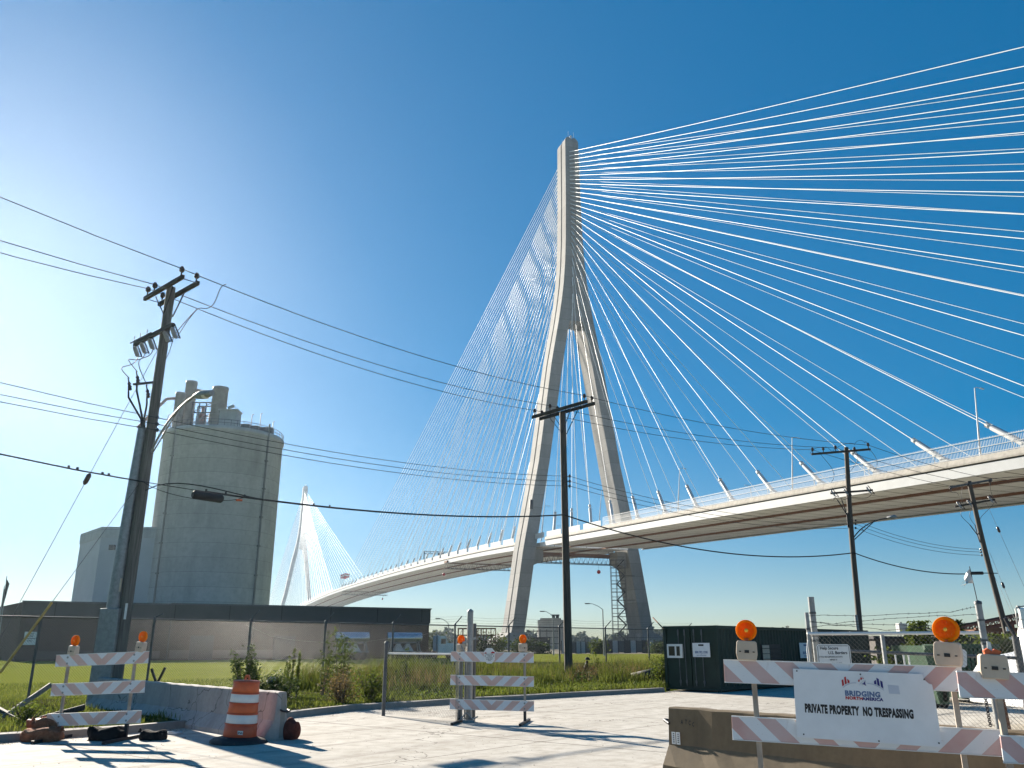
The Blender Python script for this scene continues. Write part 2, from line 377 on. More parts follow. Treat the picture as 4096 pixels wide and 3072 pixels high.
oil = k.ramp(k.noise(p, .55, 3, .5), [(.70, 0.), (.76, 1.)]); c = k.mix(k.math('MULTIPLY', oil, .5), c, (.12, .105, .09))
k.set(Base_Color=c, Roughness=.9, Specular_IOR_Level=.15); k.bump(k.math('ADD', k.math('MULTIPLY', n2, .6), n3), .25, .012); m_road = k.m
g = MB(); edge = [Vector((q.x, q.y, .004)) for q in K] + [Vector((9.5, 40, .004)), Vector((30, 37, .004)), Vector((70, 33, .004))]
base = [Vector((q.x, -14, .004)) for q in edge]; n = len(edge)
g.add(edge + base, [(i, i + n, i + 1 + n, i + 1) for i in range(n - 1)])
tag(g.build('road', m_road), 'cracked pale concrete road with joints and tyre stains', None, None, 'structure')

def offset(path, d):
    out = []
    for i, q in enumerate(path):
        t = (path[min(i + 1, len(path) - 1)] - path[max(i - 1, 0)]).normalized()
        out.append(Vector((q.x - t.y * d, q.y + t.x * d, q.z)))
    return out
def resample(path, step):
    out = []
    for a, b in zip(path, path[1:]):
        m = max(1, int((b - a).length / step)); out += [a.lerp(b, i / m) for i in range(m)]
    return out + [path[-1]]
KR = resample(K, .5)
KH = .15
g = MB(); inner = offset(KR, .16); n = len(KR)
vs = [Vector((q.x, q.y, -.05)) for q in KR] + [Vector((q.x, q.y, KH + .012 * math.sin(i * .7) - .012)) for i, q in enumerate(offset(KR, .02))] + [Vector((q.x, q.y, KH)) for q in inner] + [Vector((q.x, q.y, -.05)) for q in inner]
g.add(vs, [(r * n + i, r * n + i + 1, (r + 1) * n + i + 1, (r + 1) * n + i) for r in range(3) for i in range(n - 1)])
tag(g.build('kerb', m_kerb), 'low dirty concrete kerb along the far edge of the road', None, None, 'structure')
# fence line and the verge between kerb and fence
FA = Vector((-.5434 * 25.9, 25.9, 0)); b_ = ray(2592, 2519); FB = Vector((b_[0] * 46.7, 46.7, 0))
FD = (FB - FA).normalized()
def ground_z(q): return KH - .03
k = NT('verge_soil'); p = k.pos(); n1, n2 = k.noise(p, .6, 5), k.noise(p, 8, 5, .7)
c = k.mix(k.ramp(n1, [(.4, 0.), (.65, 1.)]), (.055, .075, .018), (.075, .065, .035)); c = k.mix(k.ramp(n2, [(.35, .6), (.6, 0.)]), c, (.03, .032, .012))
k.set(Base_Color=c, Roughness=1., Specular_IOR_Level=0.); k.bump(n2, .8, .05); m_verge = k.m
ins = offset(resample(K, 1.5), .158); g = MB(); rows = []
for q in ins:
    t = (q - FA).dot(FD); f = FA + FD * t; d = (f - q)
    row = [Vector((q.x, q.y, KH - .02))] + [Vector((*(q + d * u).xy, KH - .02 + .03 * math.sin(q.x * 3 + u * 7))) for u in (.2, .4, .6, .8, 1)]
    row.append(Vector((*(f + d.normalized() * 1.6).xy, -.03))); rows.append(row)
m_ = 7; g.add([v for r_ in rows for v in r_], [(i * m_ + j, i * m_ + j + 1, (i + 1) * m_ + j + 1, (i + 1) * m_ + j) for i in range(len(rows) - 1) for j in range(m_ - 1)], True)
tag(g.build('verge', m_verge), 'raised grassy verge between the kerb and the chain link fence', None, None, 'structure')

# ------------------------------------------------------------------ the cable stayed bridge (s along, t across, z up)
B0, BD, BN = Vector((23.53, 304.15, 0)), Vector((-.35293, .93565, 0)), Vector((.93565, .35293, 0))
SPAN = 853.0
def L(s, t, z): return B0 + BD * s + BN * t + Vector((0, 0, z))
ZS = [(-400, 20.0), (-193, 28.9), (-166, 30.2), (-128, 31.9), (-98, 33.2), (-26, 36.2), (13, 37.9), (80, 40.6), (193, 43.0), (278, 44.0), (393, 44.9), (480, 44.7), (621, 42.4), (853, 36.5), (1250, 20.)]
zx, zy = np.array([a for a, _ in ZS]), np.array([b for _, b in ZS])
sm_x = np.arange(-400, 1251, 5.0); sm_y = np.interp(sm_x, zx, zy)
kern = np.ones(19) / 19; sm_y = np.convolve(np.pad(sm_y, 9, mode='edge'), kern, 'valid')
def zdeck(s): return float(np.interp(s, sm_x, sm_y))        # parapet top
bridge = thing('cable_stayed_bridge', 'huge cable stayed bridge with a split legged concrete tower and white stays', 'bridge', L(0, 0, 0))
BO = bridge.location
def sweep(sec, s0, s1, step, closed=True, name=None, mat=None, parent=None, zf=zdeck):
    S = np.arange(s0, s1 + .01, step); g = MB(); n = len(sec)
    vs = [L(s, t, zf(s) + dz) for s in S for t, dz in sec]
    nn = n if closed else n - 1
    fs = [(i * n + j, i * n + (j + 1) % n, (i + 1) * n + (j + 1) % n, (i + 1) * n + j) for i in range(len(S) - 1) for j in range(nn)]
    g.add(vs, fs)
    if closed: g.add(vs[:n], [tuple(range(n))]); g.add(vs[-n:], [tuple(reversed(range(n)))])
    return g.build(name, mat, parent, BO) if name else g
# deck parts; near the tower legs the deck narrows
SEG = [(-330, -8), (8, SPAN - 8), (SPAN + 8, 1200)]
def seg_parts(name, sec, mat, step=9.0, parent=bridge):
    o = None
    allv = MB()
    for a, b in SEG:
        q = sweep(sec, a, b, step); allv.add(q.v, q.f)
    return allv.build(name, mat, parent, BO)
deck = seg_parts('deck', [(-18.5, -1.15), (18.5, -1.15), (18.5, -2.55), (12, -2.75), (-12, -2.75), (-18.5, -2.55)], m_under)
core = sweep([(-16.5, -1.2), (16.5, -1.2), (16.5, -2.6), (-16.5, -2.6)], -8, 8, 4, name='deck_joint_slab', mat=m_under, parent=deck)
for sg in (-1, 1):
    seg_parts('fascia', [(sg * 18.52, -1.35), (sg * 18.85, -1.35), (sg * 18.85, -2.95), (sg * 17.9, -2.95), (sg * 17.9, -2.8), (sg * 18.52, -2.8)][::sg], m_white_steel)
    seg_parts('parapet', [(sg * 18.3, 0), (sg * 18.7, 0), (sg * 19.05, -.85), (sg * 19.05, -1.12), (sg * 18.1, -1.12)][::sg], m_parapet)
for t in (-9.5, 4.0):
    sweep([(t - .35, -2.75), (t + .35, -2.75), (t + .3, -3.2), (t - .3, -3.2)], -330, SPAN, 9., name='underdeck_pipe', mat=m_rust, parent=deck)
# windshield screens: solid panels near the tower, barred railing on the approach
for sg in (-1, 1):
    s = -58.
    while s < 330:
        g = MB()
        if not (-9 < s + 5 < 10):
            a, b = s + (2.0 if sg < 0 else 1.), s + 13.8
            for q0, q1 in ((a, b),):
                z0, z1 = zdeck(q0), zdeck(q1)
                g.add([L(q0, sg * 18.35, z0 - .05), L(q1, sg * 18.35, z1 - .05), L(q1, sg * 18.35, z1 + 1.75), L(q0, sg * 18.35, z0 + 1.75),
                       L(q0, sg * 18.25, z0 - .05), L(q1, sg * 18.25, z1 - .05), L(q1, sg * 18.15, z1 + 1.75), L(q0, sg * 18.15, z0 + 1.75)],
                      [(0, 1, 2, 3), (7, 6, 5, 4), (3, 2, 6, 7), (0, 3, 7, 4), (1, 5, 6, 2)])
                g.build('wind_screen', m_white_steel, bridge, BO)
        s += 14.45
g = MB()
for i in range(int((330 - 58) / .27)):
    s = -329 + i * .27; z = zdeck(s)
    g.add([L(s, -18.42, z - .05), L(s + .07, -18.42, z - .05), L(s + .07, -18.3, z + 2.45), L(s, -18.3, z + 2.45), L(s + .1, -18.05, z + 2.75), L(s + .03, -18.05, z + 2.75)], [(0, 1, 2, 3), (3, 2, 4, 5)])
for dz in (.15, 1.2, 2.4):
    q = sweep([(-18.46, dz), (-18.34, dz), (-18.34, dz + .09), (-18.46, dz + .09)], -329, -58.5, 6); g.add(q.v, q.f)
g.build('barred_railing', m_white_steel, bridge, BO)
sweep([(18.3, 0), (18.36, 0), (18.36, 2.3), (18.3, 2.3)], -329, -58.5, 6, name='far_railing', mat=m_white_steel, parent=bridge)

# towers
OUT = [(4.5, 27.6), (8.7, 26.6), (33, 22.9), (65.5, 16.5), (104, 10.8), (113, 9.1), (121.5, 7.5), (130, 6.1), (137.5, 5.1), (147, 4.25), (157, 3.75), (175, 3.3), (203, 2.95)]
INN = [(4.5, 22.8), (8.7, 22.0), (33, 18.2), (65.5, 12.3), (104, 6.2), (121.5, 3.0)]
def io(z): return float(np.interp(z, *zip(*OUT))), float(np.interp(z, *zip(*INN)))
def half_depth(z): return float(np.interp(z, [0, 122, 203], [5.0, 4.5, 4.1]))
def leg_mesh(org, sg, topz=205.0):
    g = MB(); Z = [4.5, 8.7, 20, 33, 48, 65.5, 85, 104, 113, 121.5]; n = 8; vs = []
    def sec(o, i, D, w=.52, d=1.5):
        return [(i, -D), (o, -D), (o, -w), (o - d, -w), (o - d, w), (o, w), (o, D), (i, D)]
    for z in Z:
        o, i = io(z); D = half_depth(z)
        vs += [org(s, sg * t, z) for t, s in sec(o, i, D)]
    for z in (122., 126, 130, 137.5, 147, 157, 175, 190, 203):
        o, _ = io(z); vs += [org(s, sg * t, z) for t, s in sec(o, 0., half_depth(z))]
    k2 = len(vs) // n
    for z, ins in ((topz - 1.0, .35), (topz, 1.2)):
        o, _ = io(203); vs += [org(s, sg * t, z) for t, s in sec(o - ins, .0 if z < topz else .9, half_depth(203) - ins * .4)]
    k2 = len(vs) // n
    fs = [(i * n + j, i * n + (j + 1) % n, (i + 1) * n + (j + 1) % n, (i + 1) * n + j) for i in range(k2 - 1) for j in range(n)]
    if sg < 0: fs = [f[::-1] for f in fs]
    g.add(vs, fs); g.add(vs[:n], [tuple(range(n))]); g.add(vs[-n:], [tuple(range(n))])
    return g
def make_tower(off):
    org = lambda s, t, z: L(s + off, t, z)
    for sg in (-1, 1):
        o = leg_mesh(org, sg).build('tower_leg', m_bridge, bridge, BO)
        g = MB()                                       # flared footing
        q = [(30.5, -9), (30.5, 9), (18.5, 9), (18.5, -9)]; o1, i1 = io(5.2); u = [(o1 + .4, -5.4), (o1 + .4, 5.4), (i1 - .4, 5.4), (i1 - .4, -5.4)]
        vs = [org(s, sg * t * (1.22 if t > 25 else 1), -.3) for t, s in q] + [org(s, sg * t, 5.6) for t, s in u]
        fs = [(0, 1, 5, 4), (1, 2, 6, 5), (2, 3, 7, 6), (3, 0, 4, 7), (4, 5, 6, 7)]
        g.add(vs, fs if sg > 0 else [f[::-1] for f in fs]); g.build('footing', m_bridge, o, BO)
        g = MB()                                       # bracket that carries the deck
        z0 = zdeck(off) - 3.0
        o1, i1 = io(z0)
        for (t0, t1, za, zb) in ((i1 - 3.4, i1 + .3, z0 - 4.2, z0 - .25),):
            vs = [org(s, sg * t, z) for s in (-3.2, 3.2) for t, z in ((t0, zb - 4.2), (t1, za - 1.8), (t1, zb), (t0, zb))]
            fs = [(0, 1, 2, 3), (7, 6, 5, 4), (0, 4, 5, 1), (1, 5, 6, 2), (2, 6, 7, 3), (3, 7, 4, 0)]
            g.add(vs, fs)
        g.build('bearing_bracket', m_bridge, o, BO)
    g = MB()
    for s in (-3.6, 3.6):
        for z in (204.2, 204.8, 205.4): g.tube([org(s, -.9, z), org(s, .9, z)], .05, 5)
    for s, t in ((-3.2, -1.1), (-3.2, 1.3), (3.2, -1.), (3.2, 1.1)): g.tube([org(s, t, 204.5), org(s, t, 208)], .06, 5)
    g.build('tower_top_rail', m_galv, bridge, BO)
    g = MB(); g.lathe([(.35, 0), (.35, .35), (.2, .4), (.2, .7), (.45, .75), (.5, 1.2), (.3, 1.5), (.01, 1.6)], 12, c=org(-2.6, .3, 205.1)); g.build('beacon', m_white_steel, bridge, BO)
make_tower(0.); make_tower(SPAN)
# access door and platform on the near leg face, at deck level
g = MB(); g.add([L(-5.2, t, z) for t, z in ((-20.4, 47.5), (-19.2, 47.5), (-19.0, 50.8), (-20.2, 50.8))] + [L(-4.6, t, z) for t, z in ((-20.4, 47.5), (-19.2, 47.5), (-19.0, 50.8), (-20.2, 50.8))], [(0, 1, 2, 3), (7, 6, 5, 4), (0, 3, 7, 4), (1, 5, 6, 2)]); g.build('access_door', m_darkmetal, bridge, BO)

BACK = [19. + 14.45 * i for i in range(15)] + [234., 244, 254.5, 264, 273, 282, 290.5, 299.5, 308, 316, 323.5, 332, 343]
TOPS = [129., 134, 141, 145.4, 149.2, 153, 155.8, 158.5, 161, 163.3, 165.6, 167.7, 169.7, 171.6, 173.4, 175.3, 177.2, 179, 180.9, 182.8, 184.6, 186.5, 188.4, 190.2, 192.1, 194, 195.8, 197.7]
# stays: 28 in each plane on each side of the tower
def stay_ends(tower, side, plane, i):
    s = 21.2 + 14.2 * i if side > 0 else -BACK[i]
    dn = L(tower + (s if tower == 0 else -s), plane * 17.4, zdeck(tower + (s if tower == 0 else -s)) + .5)
    zt = TOPS[i]
    hd = half_depth(zt) - .4
    up = L(tower + (side if tower == 0 else -side) * hd, plane * 1.15, zt)
    return dn, up
def stay_path(dn, up, n=14):
    ln = (up - dn).length; sag = (ln / 380) ** 2 * 1.1
    return [dn.lerp(up, q / n) - Vector((0, 0, sag * 4 * (q / n) * (1 - q / n))) for q in range(n + 1)]
near = []
for side in (-1, 1):
    for plane in (-1, 1):
        for i in range(28): near.append((side, plane, i))
order = sorted(near, key=lambda q: (q[0] > 0 and q[1] > 0 and q[2] < 12))     # the twelve shortest far-plane stays join the distant ones
rest = MB()
for (side, plane, i) in order[:100]:
    dn, up = stay_ends(0, side, plane, i); d = (up - dn).normalized()
    g = MB(); pth = stay_path(dn, up); g.tube(pth, .075 if side < 0 else .105, 6, caps=False); o = g.build('stay_cable', m_cable, bridge, BO)
    g = MB(); a = pth[0]; dd = (pth[1] - pth[0]).normalized()
    ln = 5.2 if side < 0 else 4.4
    ln += 1. if side < 0 else 0.; ln += .6; g.tube([a - dd * .6, a + dd * ln], .46, 10); g.tube([a + dd * ln, a + dd * (ln + .6)], .25, 8); g.tube([a + dd * (ln + .6), a + dd * (ln + 1.2)], .44, 8)
    bz = zdeck((a - B0).dot(BD))
    t_ = plane * 17.4; s_ = (a - B0).dot(BD); e = -side
    vs = [L(s_ + q, t_ + w, bz + h) for w in (-.55, .55) for q, h in ((-1.6 * -e, -1.), (1.1 * -e, -1.), (.9 * -e, .45), (-.2 * -e, 1.1))]
    g.add(vs, [(0, 1, 2, 3), (7, 6, 5, 4), (0, 4, 5, 1), (1, 5, 6, 2), (2, 6, 7, 3), (3, 7, 4, 0)])
    g.tube([a + dd * 3.2, L(s_ + (1.9 if side < 0 else -1.9), t_, bz - .6)], .07, 5)
    g.build('anchor_tube', m_white_steel, o, BO)
    u = pth[-1]; g = MB(); g.tube([u, u - (pth[-1] - pth[-2]).normalized() * 5.5], .19, 6); g.build('upper_sleeve', m_cable, o, BO)
for (side, plane, i) in order[100:]:
    dn, up = stay_ends(0, side, plane, i); rest.tube(stay_path(dn, up, 6), .13, 5, caps=False)
for side in (-1, 1):
    for plane in (-1, 1):
        for i in range(28):
            dn, up = stay_ends(SPAN, side, plane, i); rest.tube(stay_path(dn, up, 6), .10, 4, caps=False)
            dd = (up - dn).normalized(); rest.tube([dn, dn + dd * 4.5], .35, 5)
tag(rest.build('distant_stays', m_cable, bridge, BO), kind='stuff')

# lamps along the deck
def lampmesh():
    g = MB(); g.tube([(0, 0, -1), (0, 0, 5.4)], [.16, .13], 8); g.tube([(0, 0, 5.4), (0, 0, 11.2)], [.11, .07], 8); m1 = g
    h = MB(); h.tube([(0, 0, 11.0), (.25, 0, 11.35), (1.3, 0, 11.45)], .05, 6); h.box((1.55, 0, 11.43), (.75, .26, .12)); return m1, h
lm, lh = lampmesh(); lamp0 = None
spots = [(-185, -1), (-141.2, -1), (-98, -1), (-54.1, -1), (-10, -1), (33, -1), (76.3, -1), (120, -1), (163, -1), (207, -1), (251, -1), (295, -1), (-168, 1), (-124, 1), (-80, 1), (-36, 1), (54, 1), (98, 1), (142, 1)]
WH = ['fifth', 'fourth', 'third', 'second', 'first']
ordn = ['first', 'second', 'third', 'fourth', 'fifth', 'sixth', 'seventh', 'eighth', 'ninth', 'tenth', 'eleventh', 'twelfth']
nl, nf = 0, 0
for s, sg in spots:
    if sg < 0: lab = 'white bridge lamp on the near parapet, %s counted from the right edge' % ordn[nl]; nl += 1
    else: lab = 'white bridge lamp on the far parapet, %s counted from the right edge' % ordn[nf]; nf += 1
    if lamp0 is None:
        lamp0 = thing('bridge_lamp', lab, 'street lamp', group='lamps along the bridge deck'); lm.build('mast', m_white_steel, lamp0); lh.build('lamp_head', m_galv, lamp0); r_ = lamp0
    else: r_ = dup(lamp0, label=lab)
    r_.location = L(s, sg * 18.0, zdeck(s))
    ax = BN * (.115 if sg < 0 else -.02) + Vector((0, 0, 1)); zq = ax.normalized(); xq = (BN * -sg - zq * zq.dot(BN * -sg)).normalized(); yq = zq.cross(xq)
    r_.rotation_euler = Matrix((xq, yq, zq)).transposed().to_euler()

# travelling platforms under the deck
def gantry(s0, label, t0=-18.2, t1=18.2, drop=5.4, depth=2.6):
    zb = zdeck(s0) - drop; r_ = thing('inspection_gantry', label, 'gantry', L(s0, 0, zb), group='inspection gantries under the deck'); o_ = r_.location
    g = MB()
    for s in (-2.2, 2.2):
        for z in (0, depth): g.tube([L(s0 + s, t0, zb + z), L(s0 + s, t1, zb + z)], .10, 4)
        nT = 18
        for q in range(nT):
            a, b = t0 + (t1 - t0) * q / nT, t0 + (t1 - t0) * (q + 1) / nT
            g.tube([L(s0 + s, a, zb), L(s0 + s, (a + b) / 2, zb + depth), L(s0 + s, b, zb)], .07, 4)
            g.tube([L(s0 - 2.2, a, zb), L(s0 + 2.2, b, zb)], .06, 4); g.tube([L(s0 + 2.2, a, zb), L(s0 - 2.2, b, zb)], .06, 4)
    g.build('truss', m_darkmetal, r_, o_)
    g = MB(); vs = [L(s0 + s, t, zb + z) for z in (depth, depth + .9) for s, t in ((-2.3, t0), (2.3, t0), (2.3, t1), (-2.3, t1))]
    g.add(vs, [(3, 2, 1, 0), (4, 5, 6, 7), (0, 1, 5, 4), (1, 2, 6, 5), (2, 3, 7, 6), (3, 0, 4, 7)]); g.build('walkway', m_rust, r_, o_)
    g = MB()
    for t in (t0 + .5, t1 - .5):
        for s in (-2, 2): g.tube([L(s0 + s, t, zb + depth), L(s0 + s, t, zdeck(s0) - 2.4)], .12, 5)
    g.build('hanger', m_darkmetal, r_, o_)
gantry(4.5, 'brown platform slung beneath the deck between the two near tower legs', -16.5, 16.5, 7.5)
gantry(103., 'dark truss platform below the deck just left of the near tower', -19.5, 19.5)
gantry(398., 'small distant truss platform below midspan over the brown building')
def ball(s, t, z, lab):
    o = MB().lathe([(.01, -.75), (.5, -.55), (.75, 0), (.5, .55), (.01, .75)], 14).build('marker_ball', m_red); tag(o, lab, 'marker ball', 'warning balls under the bridge'); o.location = L(s, t, z)
    g = MB(); g.tube([(0, 0, .7), (0, 0, 3)], .04, 4); g.build('hanging_line', m_wire, o)
ball(4, 10.5, zdeck(4) - 10.2, 'red warning ball hanging below the platform between the tower legs')
ball(100, 13.5, zdeck(100) - 6.4, 'red warning ball hanging just left of the near tower leg')
ball(400, 15., zdeck(400) - 8, 'tiny warning ball hanging under the distant midspan platform')
ball(104, -19.8, zdeck(104) - 8, 'dark warning ball at the left end of the dark truss platform')
# sign gantry over the deck
r_ = thing('sign_gantry', 'black sign gantry standing over the deck left of the near tower', 'gantry', L(152, 0, zdeck(152))); o_ = r_.location; z0 = zdeck(152); g = MB()
for t in (-17, 17): g.beam(L(152, t, z0 - 1), L(152, t, z0 + 6.4), .5, .5)
for z in (5.2, 6.4): g.beam(L(152, -17, z0 + z), L(152, 17, z0 + z), .28, .28)
for q in range(17): g.beam(L(152, -17 + 2 * q, z0 + 5.2), L(152, -16 + 2 * q, z0 + 6.4), .16, .16); g.beam(L(152, -16 + 2 * q, z0 + 6.4), L(152, -15 + 2 * q, z0 + 5.2), .16, .16)
g.build('frame', m_darkmetal, r_, o_)
for t in (-8, -2, 9): MB().box(L(151.5, t, z0 + 4.9), (3.2, .4, 2.0)).build('sign_panel', m_darkmetal, r_, o_)
# flags at midspan
for i, (s, st, lab) in enumerate(((396, 0, 'small red and white flag at midspan, leftmost of three'), (401, 1, 'small red and white flag at midspan, middle of three'), (406, 2, 'small red and white flag at midspan, rightmost of three'))):
    s = 412 - 8 * i; r_ = thing('flagpole', lab, 'flag', L(s, -17.5, zdeck(s)), group='flags at midspan'); g = MB(); g.tube([(0, 0, 0), (0, 0, 11)], .16, 6); g.build('pole', m_galv, r_)
    g = MB(); n = 10
    g.add([(.3 + 4.2 * q / n, .5 * math.sin(q * .9 + i), 8 + 3 * w - .05 * q + dy) for dy in (0,) for q in range(n + 1) for w in (0, .33, .66, 1)], [(q * 4 + w, q * 4 + 4 + w, q * 4 + 5 + w, q * 4 + 1 + w) for q in range(n) for w in range(3)])
    g.mi = [0 if f % 3 != 1 else 1 for f in range(len(g.f))]; fl = g.build('flag', [m_red, m_plate], r_); so = fl.modifiers.new('s', 'SOLIDIFY'); so.thickness = .06

# loose grit along the kerb and over the slabs
def pebbles(C, size):
    n = len(C); a = nrg.normal(size=(n, 4, 3)); a /= np.linalg.norm(a, axis=2)[..., None]; a[..., 2] *= .5; V = (C[:, None] + a * size[:, None, None]).reshape(-1, 3); i = np.arange(n)[:, None] * 4
    return V, np.concatenate([i + np.array([[0, 1, 2]]), i + np.array([[0, 2, 3]]), i + np.array([[0, 3, 1]]), i + np.array([[1, 3, 2]])], 1).reshape(-1, 3)
kk = np.array([list(q) for q in offset(KR, -.02)]); ix = nrg.integers(0, len(kk), 9000); C = kk[ix] + nrg.normal(size=(9000, 3)) * .12; off = np.abs(nrg.normal(size=9000)) * .28; C[:, 0] += off * .75; C[:, 1] -= off * .65; C[:, 2] = .006
C2 = np.stack([nrg.uniform(-10, 14, 5000), nrg.uniform(8, 32, 5000), np.full(5000, .007)], 1); C2 = C2[C2[:, 1] < 21 + C2[:, 0] * 1.1]
C = np.concatenate([C, C2]); V, F = pebbles(C, nrg.uniform(.004, .016, len(C))); m_grit = M('dark_grit', (.16, .14, .115), .95, 0, .5, 30)
tag(tri_mesh('grit', V, F, m_grit), 'dark grit and small stones scattered along the kerb and road', 'gravel', kind='stuff')
# ------------------------------------------------------------------ cement silo, pale block, brown building
SI = P(840, 2300, 150); SI.z = 0; SR, SH = 10.5, 38.2
silo = thing('cement_silo', 'tall round grey concrete silo with tanks and pipes on its roof', 'silo', SI)
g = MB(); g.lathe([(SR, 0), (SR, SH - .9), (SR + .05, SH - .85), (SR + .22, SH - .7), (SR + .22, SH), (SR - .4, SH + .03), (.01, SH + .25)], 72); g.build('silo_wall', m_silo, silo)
def on_rim(px, py=2200):                       # angle on the silo wall under a photo column
    a, _ = ray(px, py); best = min((abs((SI.x + SR * math.cos(q)) / (SI.y + SR * math.sin(q)) - a), q) for q in np.linspace(-math.pi, 0, 400)); return best[1]
for px in (1030, 645):
    q = on_rim(px); g = MB(); e = Vector((math.cos(q), math.sin(q), 0)) * (SR + .16)
    g.tube([e, e + Vector((0, 0, SH + 1.6))], .16, 8)
    for z in range(3, 38, 5): g.box(e + Vector((0, 0, z)), (.55, .55, .25))
    g.build('downpipe', m_tank, silo)
g = MB()
for dz in (.55, 1.1):
    g.tube([(SR * math.cos(q), SR * math.sin(q), SH + dz) for q in np.linspace(0, 2 * math.pi, 61)], .05, 4)
for q in np.linspace(0, 2 * math.pi, 61)[:-1]: g.tube([(SR * math.cos(q), SR * math.sin(q), SH), (SR * math.cos(q), SR * math.sin(q), SH + 1.12)], .045, 4)
g.build('roof_railing', m_galv_dull, silo)
def at_silo(px, py, Y): q = P(px, py, Y); return q - SI
def tank(px, w, ytop, Y, lab):
    q = at_silo(px, ytop, Y); r_ = w / 2 / 3200 * Y; g = MB()
    g.lathe([(r_ * .5, SH + .1), (r_ * .96, SH + 1.2), (r_ * .96, q.z - .6), (r_, q.z - .55), (r_, q.z), (.01, q.z + .2)], 24, c=(q.x, q.y, 0))
    for z in (SH + 3.2, (SH + q.z) / 2 + .8): g.lathe([(r_ * .97, z), (r_ * 1.03, z + .05), (r_ * 1.03, z + .2), (r_ * .97, z + .25)], 24, c=(q.x, q.y, 0))
    g.build(lab, m_tank, silo); return q, r_
t1 = tank(724, 40, 1572, 146, 'filter_tank'); t2 = tank(768, 46, 1527, 148, 'filter_tank'); t3 = tank(884, 62, 1551, 146, 'filter_tank')
g = MB(); a = t1[0]; g.tube([a + Vector((-.6, 0, -1)), a + Vector((-2.4, -.2, -1.2)), a + Vector((-3.0, -.4, -2.0)), Vector((a.x - 6.2, a.y - 2, SH + .6))], .28, 8)
b = t2[0]; g.tube([b + Vector((.8, 0, -1.6)), t3[0] + Vector((-1.2, 0, -1.2))], .3, 8); g.build('duct', m_pipe_red, silo)
g = MB(); x0, x1 = t2[0].x + 1.3, t3[0].x - 1.2; y_ = t2[0].y
for q in np.linspace(x0, x1, 4):
    for yy in (y_ - 1.6, y_ + 1): g.beam((q, yy, SH), (q, yy, SH + 6), .16, .16)
for z in (SH + 2.1, SH + 4.1, SH + 6):
    for yy in (y_ - 1.6, y_ + 1): g.beam((x0, yy, z), (x1, yy, z), .16, .2)
for i, (q, z) in enumerate(((x0, SH), (x0, SH + 2.1), (x0, SH + 4.1))): g.beam((q, y_ - 1.6, z), (x1, y_ - 1.6, z + 2), .1, .1)
g.build('roof_framework', m_galv_dull, silo)
g = MB(); g.lathe([(.75, SH + .5), (.75, SH + 4.), (.3, SH + 4.6), (.3, SH + 5.6)], 14, c=((x0 + x1) / 2 - .5, y_, 0)); g.lathe([(.6, SH + 2.3), (.6, SH + 4.4), (.2, SH + 5)], 14, c=(x1 - .5, y_ - .2, 0)); g.build('hopper', m_pipe_red, silo)
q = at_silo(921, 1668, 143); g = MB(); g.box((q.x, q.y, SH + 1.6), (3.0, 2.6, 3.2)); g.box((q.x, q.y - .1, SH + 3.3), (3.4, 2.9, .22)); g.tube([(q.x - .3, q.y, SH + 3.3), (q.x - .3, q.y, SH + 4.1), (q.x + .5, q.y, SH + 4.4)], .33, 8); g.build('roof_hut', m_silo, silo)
q = at_silo(985, 1690, 145)
MB().box((q.x, q.y, SH + .9), (1.6, 1.2, 1.1)).build('roof_machine', m_tank, silo); MB().box((q.x + 1.7, q.y, SH + .7), (1.4, 1., .9)).build('roof_machine', m_galv_dull, silo)
q = at_silo(1065, 1715, 147); MB().box((q.x, q.y, SH + .7), (2.4, 1.2, 1.3)).build('roof_machine', m_galv_dull, silo)
for px, h in ((1005, 3.), (1040, 3.2), (1092, 3.0), (668, 3.)):
    q = at_silo(px, 1700, 144 if px < 1080 else 149); MB().tube([(q.x, q.y, SH), (q.x, q.y, SH + h), (q.x + .3, q.y, SH + h + .15)], .07, 5).build('roof_lamp', m_galv_dull, silo)

WC = P(410, 2113, 142); Hh = WC.z; wl = P(366, 2150, 149)
block = thing('pale_block', 'pale windowless block with a flat roof left of the round silo', 'building', (WC.x, WC.y, 0))
ux = Vector((1, .06, 0)).normalized(); uy = Vector((-8.6, 10, 0)).normalized()
g = MB(); vs = [ux * a + uy * b + Vector((0, 0, z)) for z in (0, Hh) for a, b in ((0, 0), (9.8, 0), (9.8, 13), (0, 13))]
g.add(vs, [(4, 5, 6, 7), (0, 1, 5, 4), (1, 2, 6, 5), (2, 3, 7, 6), (3, 0, 4, 7)]); g.build('wall', m_whitewall, block)
g = MB(); vs = [ux * a + uy * b + Vector((0, 0, z)) for z in (Hh - 1.6, Hh + .25) for a, b in ((-.15, -.15), (9.95, -.15), (9.95, 13), (-.15, 13))]
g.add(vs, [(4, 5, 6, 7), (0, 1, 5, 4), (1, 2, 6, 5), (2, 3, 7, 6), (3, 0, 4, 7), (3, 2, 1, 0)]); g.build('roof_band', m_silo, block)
g = MB(); g.box(ux * 2.1 + Vector((0, -.1, Hh - 3.2)), (1.0, .3, .8)); g.build('vent', m_darkmetal, block)

